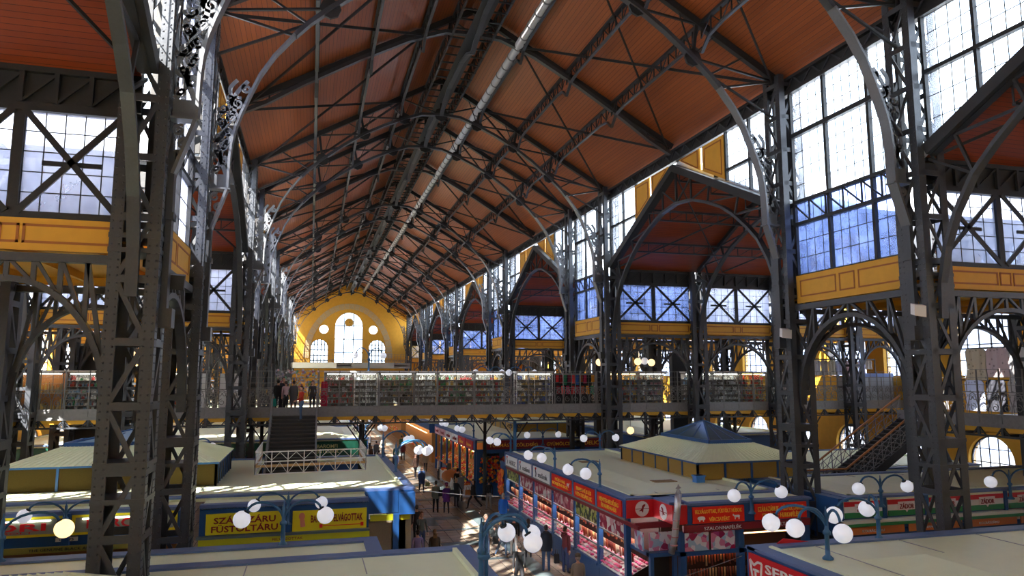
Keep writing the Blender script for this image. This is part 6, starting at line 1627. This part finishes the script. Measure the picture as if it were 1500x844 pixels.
bag('dark rucksack beside the person in the purple coat', 7.78, 40.0, .95, (.03,.03,.05), .24, .36)
person('man in a mid grey coat standing with his back to the viewer', 9.0, 43.6, face=pi, top=(.2,.2,.21), legs=(.03,.025,.02), hair=(.2,.19,.18), coat=.75, h=1.74)
person('person in a black jacket just beyond the grey coated man', 9.15, 45.2, face=pi-.4, top=(.02,.02,.02), hair=(.02,.02,.02), h=1.78)
person('woman in black striding past with a brown leather bag', 9.2, 40.9, face=pi+1.2, top=(.015,.015,.018), legs=(.012,.012,.014), hair=(.03,.02,.02), walk=.55, coat=.85, h=1.68, long_hair=True)
bag('tan brown leather shoulder bag of the woman in black', 8.85, 40.75, .85, (.35,.14,.04), .32, .3)
person('woman in a dark jacket bending over a pushchair near the produce stall', 8.4, 41.9, face=pi-.9, top=(.03,.03,.035), hair=(.4,.3,.18), coat=.8, h=1.65, larm=(.5,.5), rarm=(.5,.5))
person('person in a black jacket and pale grey trousers beside the black column', 10.0, 40.4, face=pi, top=(.012,.012,.015), legs=(.3,.29,.28), hair=(.03,.02,.02), h=1.72, walk=.15)
person('man in a bright blue anorak with grey hair at the butcher counter', 9.5, 35.4, face=pi-.5, top=(.01,.14,.62), legs=(.05,.05,.07), hair=(.55,.53,.5), coat=.78, h=1.74, larm=(.3,.4))
person('man with dark green jacket and jeans standing in the aisle facing the viewer', 7.35, 30.2, face=.3, top=(.035,.05,.045), legs=(.05,.07,.13), hair=(.3,.22,.15), h=1.76, walk=.08, rarm=(.3,1.5))
person('woman in a dark short coat and blue jeans walking with a black handbag', 8.0, 30.0, face=.6, top=(.02,.025,.04), legs=(.09,.13,.2), hair=(.25,.14,.06), coat=.72, h=1.62, walk=.3, shoes=(.3,.2,.1), long_hair=True)
bag('black handbag hanging beside the woman in the short dark coat', 7.7, 29.9, .62, (.01,.01,.01), .24, .3)
person('white haired man in a black jacket and grey trousers seen from behind', 8.5, 29.9, face=pi-.2, top=(.015,.015,.015), legs=(.3,.28,.26), hair=(.75,.74,.7), h=1.7, walk=.12, shoes=(.6,.6,.6))
person('dark haired woman in an olive jacket beside the white haired man', 9.05, 29.6, face=pi-.3, top=(.06,.055,.04), legs=(.04,.04,.05), hair=(.08,.045,.03), h=1.6, coat=.8, long_hair=True)
person('man in a navy hooded jacket and blue jeans at the meat counter holding a bag', 9.1, 27.4, face=pi-.3, top=(.02,.03,.055), legs=(.05,.09,.2), hair=(.04,.03,.03), coat=.8, h=1.76, hood=(.02,.03,.05))
bag('small black carrier held by the man in the navy jacket', 9.5, 27.3, .35, (.02,.02,.025), .2, .34)
person('man in a maroon hooded top and jeans leaning to the meat counter', 9.75, 27.0, face=pi-1.0, top=(.14,.025,.035), legs=(.05,.07,.18), hair=(.07,.04,.03), h=1.76, hood=(.12,.02,.03), rarm=(.7,.5))
person('elderly bald person in a beige brown coat at the lower edge of the view', 8.75, 23.0, face=pi-.2, top=(.3,.24,.18), legs=(.1,.08,.06), hair=(.25,.2,.17), coat=.6, h=1.7, hat=(.1,.08,.06))
person('person in black trousers striding behind the large globes', 7.3, 25.0, face=pi, top=(.012,.012,.014), legs=(.012,.012,.015), h=1.72, walk=.3)
person('man in a green vest over a grey pullover holding a phone to his ear', 4.8, 31.4, face=.2, top=(.14,.16,.14), legs=(.06,.1,.2), hair=(.2,.08,.03), h=1.78, larm=(1.0,2.2), rarm=(.2,.3))
person('person with dark round hair behind the near left roof edge', 4.2, 28.4, face=pi, top=(.25,.2,.4), hair=(.02,.015,.015), h=1.66)
person('person with long brown hair in a dark coat behind the near left roof edge', 4.85, 28.3, face=pi, top=(.06,.04,.025), hair=(.2,.1,.04), coat=.7, h=1.66, long_hair=True)
person('person in dark clothes under the blue corner fascia, walking', 4.4, 33.3, face=pi, top=(.02,.02,.02), legs=(.03,.025,.02), h=1.72, walk=.3)
person('second person in dark clothes under the blue corner fascia', 4.9, 33.6, face=pi, top=(.03,.02,.02), legs=(.02,.02,.02), h=1.68, walk=-.3)
person('person in white jacket seated by the produce boxes', 9.3, 53.2, face=1.2, top=(.6,.58,.55), hair=(.3,.2,.1), h=1.6)
person('vendor with white cap at the produce row', 9.8, 51.5, face=.8, top=(.1,.1,.1), hat=(.7,.7,.7), h=1.65)
_r = random.Random(4); HUES = [('black',(.015,.015,.02)),('charcoal',(.05,.05,.055)),('brown',(.1,.05,.03)),('navy',(.02,.03,.09)),('dark green',(.02,.1,.07)),('grey',(.2,.2,.2)),('dark red',(.2,.03,.03)),('beige',(.35,.28,.2))]
for k, (x, y) in enumerate(((5.4,58),(6.0,60.5),(5.2,63),(6.6,57),(7.2,62),(5.9,66),(8.3,66),(6.9,70),(4.9,70),(8.8,60.5),(7.8,54.5),(5.6,53),(8.9,72),(6.1,76),(4.6,55.4),(9.0,57.2))):
    nme, c = HUES[k % 8]; dist = ('first','second')[k // 8]
    person('shopper in %s in the crowd beyond the bridge, %s so dressed from the front' % (nme, dist) , x, y, face=_r.choice([0,pi,pi,.7]), top=c, legs=(.02,.02,.03), hair=(.04,.03,.02), coat=.8, walk=_r.uniform(-.35,.35), h=_r.uniform(1.6,1.8))
# people at the head of the staircase
person('man in a bright red jacket and jeans stepping down at the head of the staircase', -.42, 38.75, 5.3, face=-1.1, top=(.5,.03,.01), legs=(.08,.14,.25), hair=(.06,.03,.02), h=1.76, rarm=(.5,.6), shoes=(.1,.1,.12), walk=.1)
person('woman in a pale pink jacket and black trousers on the bridge', -1.25, 40.3, 5.67, face=pi+.4, top=(.5,.33,.34), legs=(.02,.02,.02), hair=(.06,.03,.02), h=1.64, larm=(.9,.6))
person('person in black left of the pink jacketed woman', -1.65, 40.5, 5.67, face=pi, top=(.015,.015,.018), hair=(.02,.015,.01), h=1.7, coat=.85)
person('tall dark haired person behind the pink jacketed woman', -1.4, 40.95, 5.67, face=.4, top=(.02,.02,.03), hair=(.02,.015,.01), h=1.84)
person('person in dark clothes facing the red jacketed man', .12, 40.0, 5.67, face=.4, top=(.03,.02,.02), legs=(.02,.02,.03), hair=(.08,.04,.03), h=1.66, long_hair=True)
person('person in a long grey coat between the pink and red jackets', -.85, 40.6, 5.67, face=pi, top=(.12,.11,.11), hair=(.05,.03,.02), h=1.66, coat=.5)
person('shopkeeper in a bright green shirt behind the souvenir cabinets', 4.6, 42.6, 5.67, face=.2, top=(.03,.45,.1), hair=(.1,.06,.03), h=1.68)
bag('teal plastic bag hanging from the hand of the person in black on the bridge', -1.85, 40.2, 6.0, (.02,.35,.3), .3, .4)
mb = MB()
person('child with a pale pink top at the foot of the white stairwell railing', .45, 33.4, 2.3, face=pi, top=(.6,.4,.35), hair=(.3,.18,.1), h=1.3)
o = garment(.75, 40.9, 7.3, .35, 1.5, cloth((.45,.02,.06)), 'crimson robe hanging at the left end of the cabinets by the staircase', 'robes', 0, 'robe'); o.name = 'robe'
# toys and trinkets hanging at the stair head stand
ts = thing('toy_stand', 'stand hung with pale soft toys behind the people at the stair head', 'stand', (-1.9, 41.6, 5.68))
mb = MB()
for x in (0, 2.3): mb.box(x, x+.05, 0, .05, 0, 2.3)
for z in (1.3, 1.8, 2.2): mb.box(0, 2.35, 0, .04, z, z+.03)
part('frame', mb, RAILM, ts)
mb = MB(); rr = random.Random(2)
for k in range(150): mb.ball((rr.uniform(.05,2.3), rr.uniform(-.1,.1), rr.uniform(1.0,2.25)), rr.uniform(.04,.08), 7, 5, rr.randrange(10))
part('soft_toys', mb, [plain('toy_%d' % i, c, .9) for i, c in enumerate([(.7,.68,.7),(.6,.6,.62),(.7,.5,.55),(.55,.5,.65),(.2,.5,.3),(.7,.7,.6),(.5,.2,.25),(.65,.65,.7),(.3,.3,.4),(.7,.65,.5)])], ts, stuff=True)
# goods around the produce stall
def crate(label, x, y, c, rnd, w_=.6, d=.4):
    t = thing('fruit_crate', label, 'crate', (x, y, 0), group='fruit crates at the produce row'); mb = MB(); mb.box(-w_/2,w_/2,-d/2,d/2,.0,.72); part('stand', mb, WHITE, t)
    m_ = MB()
    for k in range(20): m_.ball((rnd.uniform(-w_*.42,w_*.42), rnd.uniform(-d*.4,d*.4), .76+rnd.uniform(0,.06)), .055, 6, 5)
    part('fruit', m_, FRM[c], t, stuff=True)
FN = ['orange', 'dark red', 'yellow', 'green', 'scarlet', 'pale']
rr = random.Random(9)
for k in range(14):
    crate('white crate of %s fruit before the produce row, %s from the front' % (FN[k % 6], ORD[k] if k < 13 else 'last'), 9.75+.1*(k % 2), 45.4+k*.62, k % 6, rr)
br_ = MB(); br_.tube([(9.2,49.9,.7),(9.5,49.4,.8),(9.9,49.0,.7)], [.3,.45,.3], 14); solo('cloth_roll', br_, cloth((.4,.12,.03)), 'large reddish brown rounded awning cover beside the fruit crates', 'cover')
# peppers and strings on the corner of the produce stall
pp = thing('pepper_display', 'display of hanging red peppers at the end of the white signed counter', 'display', (10.35, 38.2, 0)); mb = MB(); mb.box(0, .1, 0, 1.0, 0, 2.9); part('back_board', mb, BLUE, pp)
mb = MB()
for k in range(160): mb.ball((-.05-rr.uniform(0,.1), rr.uniform(.05,.95), rr.uniform(1.2,2.5)), .06, 6, 5, rr.choice([0,0,1]), (.7,.7,1.4))
part('peppers', mb, [FRM[0], FRM[1]], pp, stuff=True)
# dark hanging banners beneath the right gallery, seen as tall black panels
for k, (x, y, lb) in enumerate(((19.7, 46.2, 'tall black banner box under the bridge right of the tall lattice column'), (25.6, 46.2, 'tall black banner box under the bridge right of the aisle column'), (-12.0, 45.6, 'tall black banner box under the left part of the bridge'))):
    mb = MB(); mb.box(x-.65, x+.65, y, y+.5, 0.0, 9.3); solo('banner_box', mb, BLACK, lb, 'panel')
bpy.data.scenes.remove(TMPS)
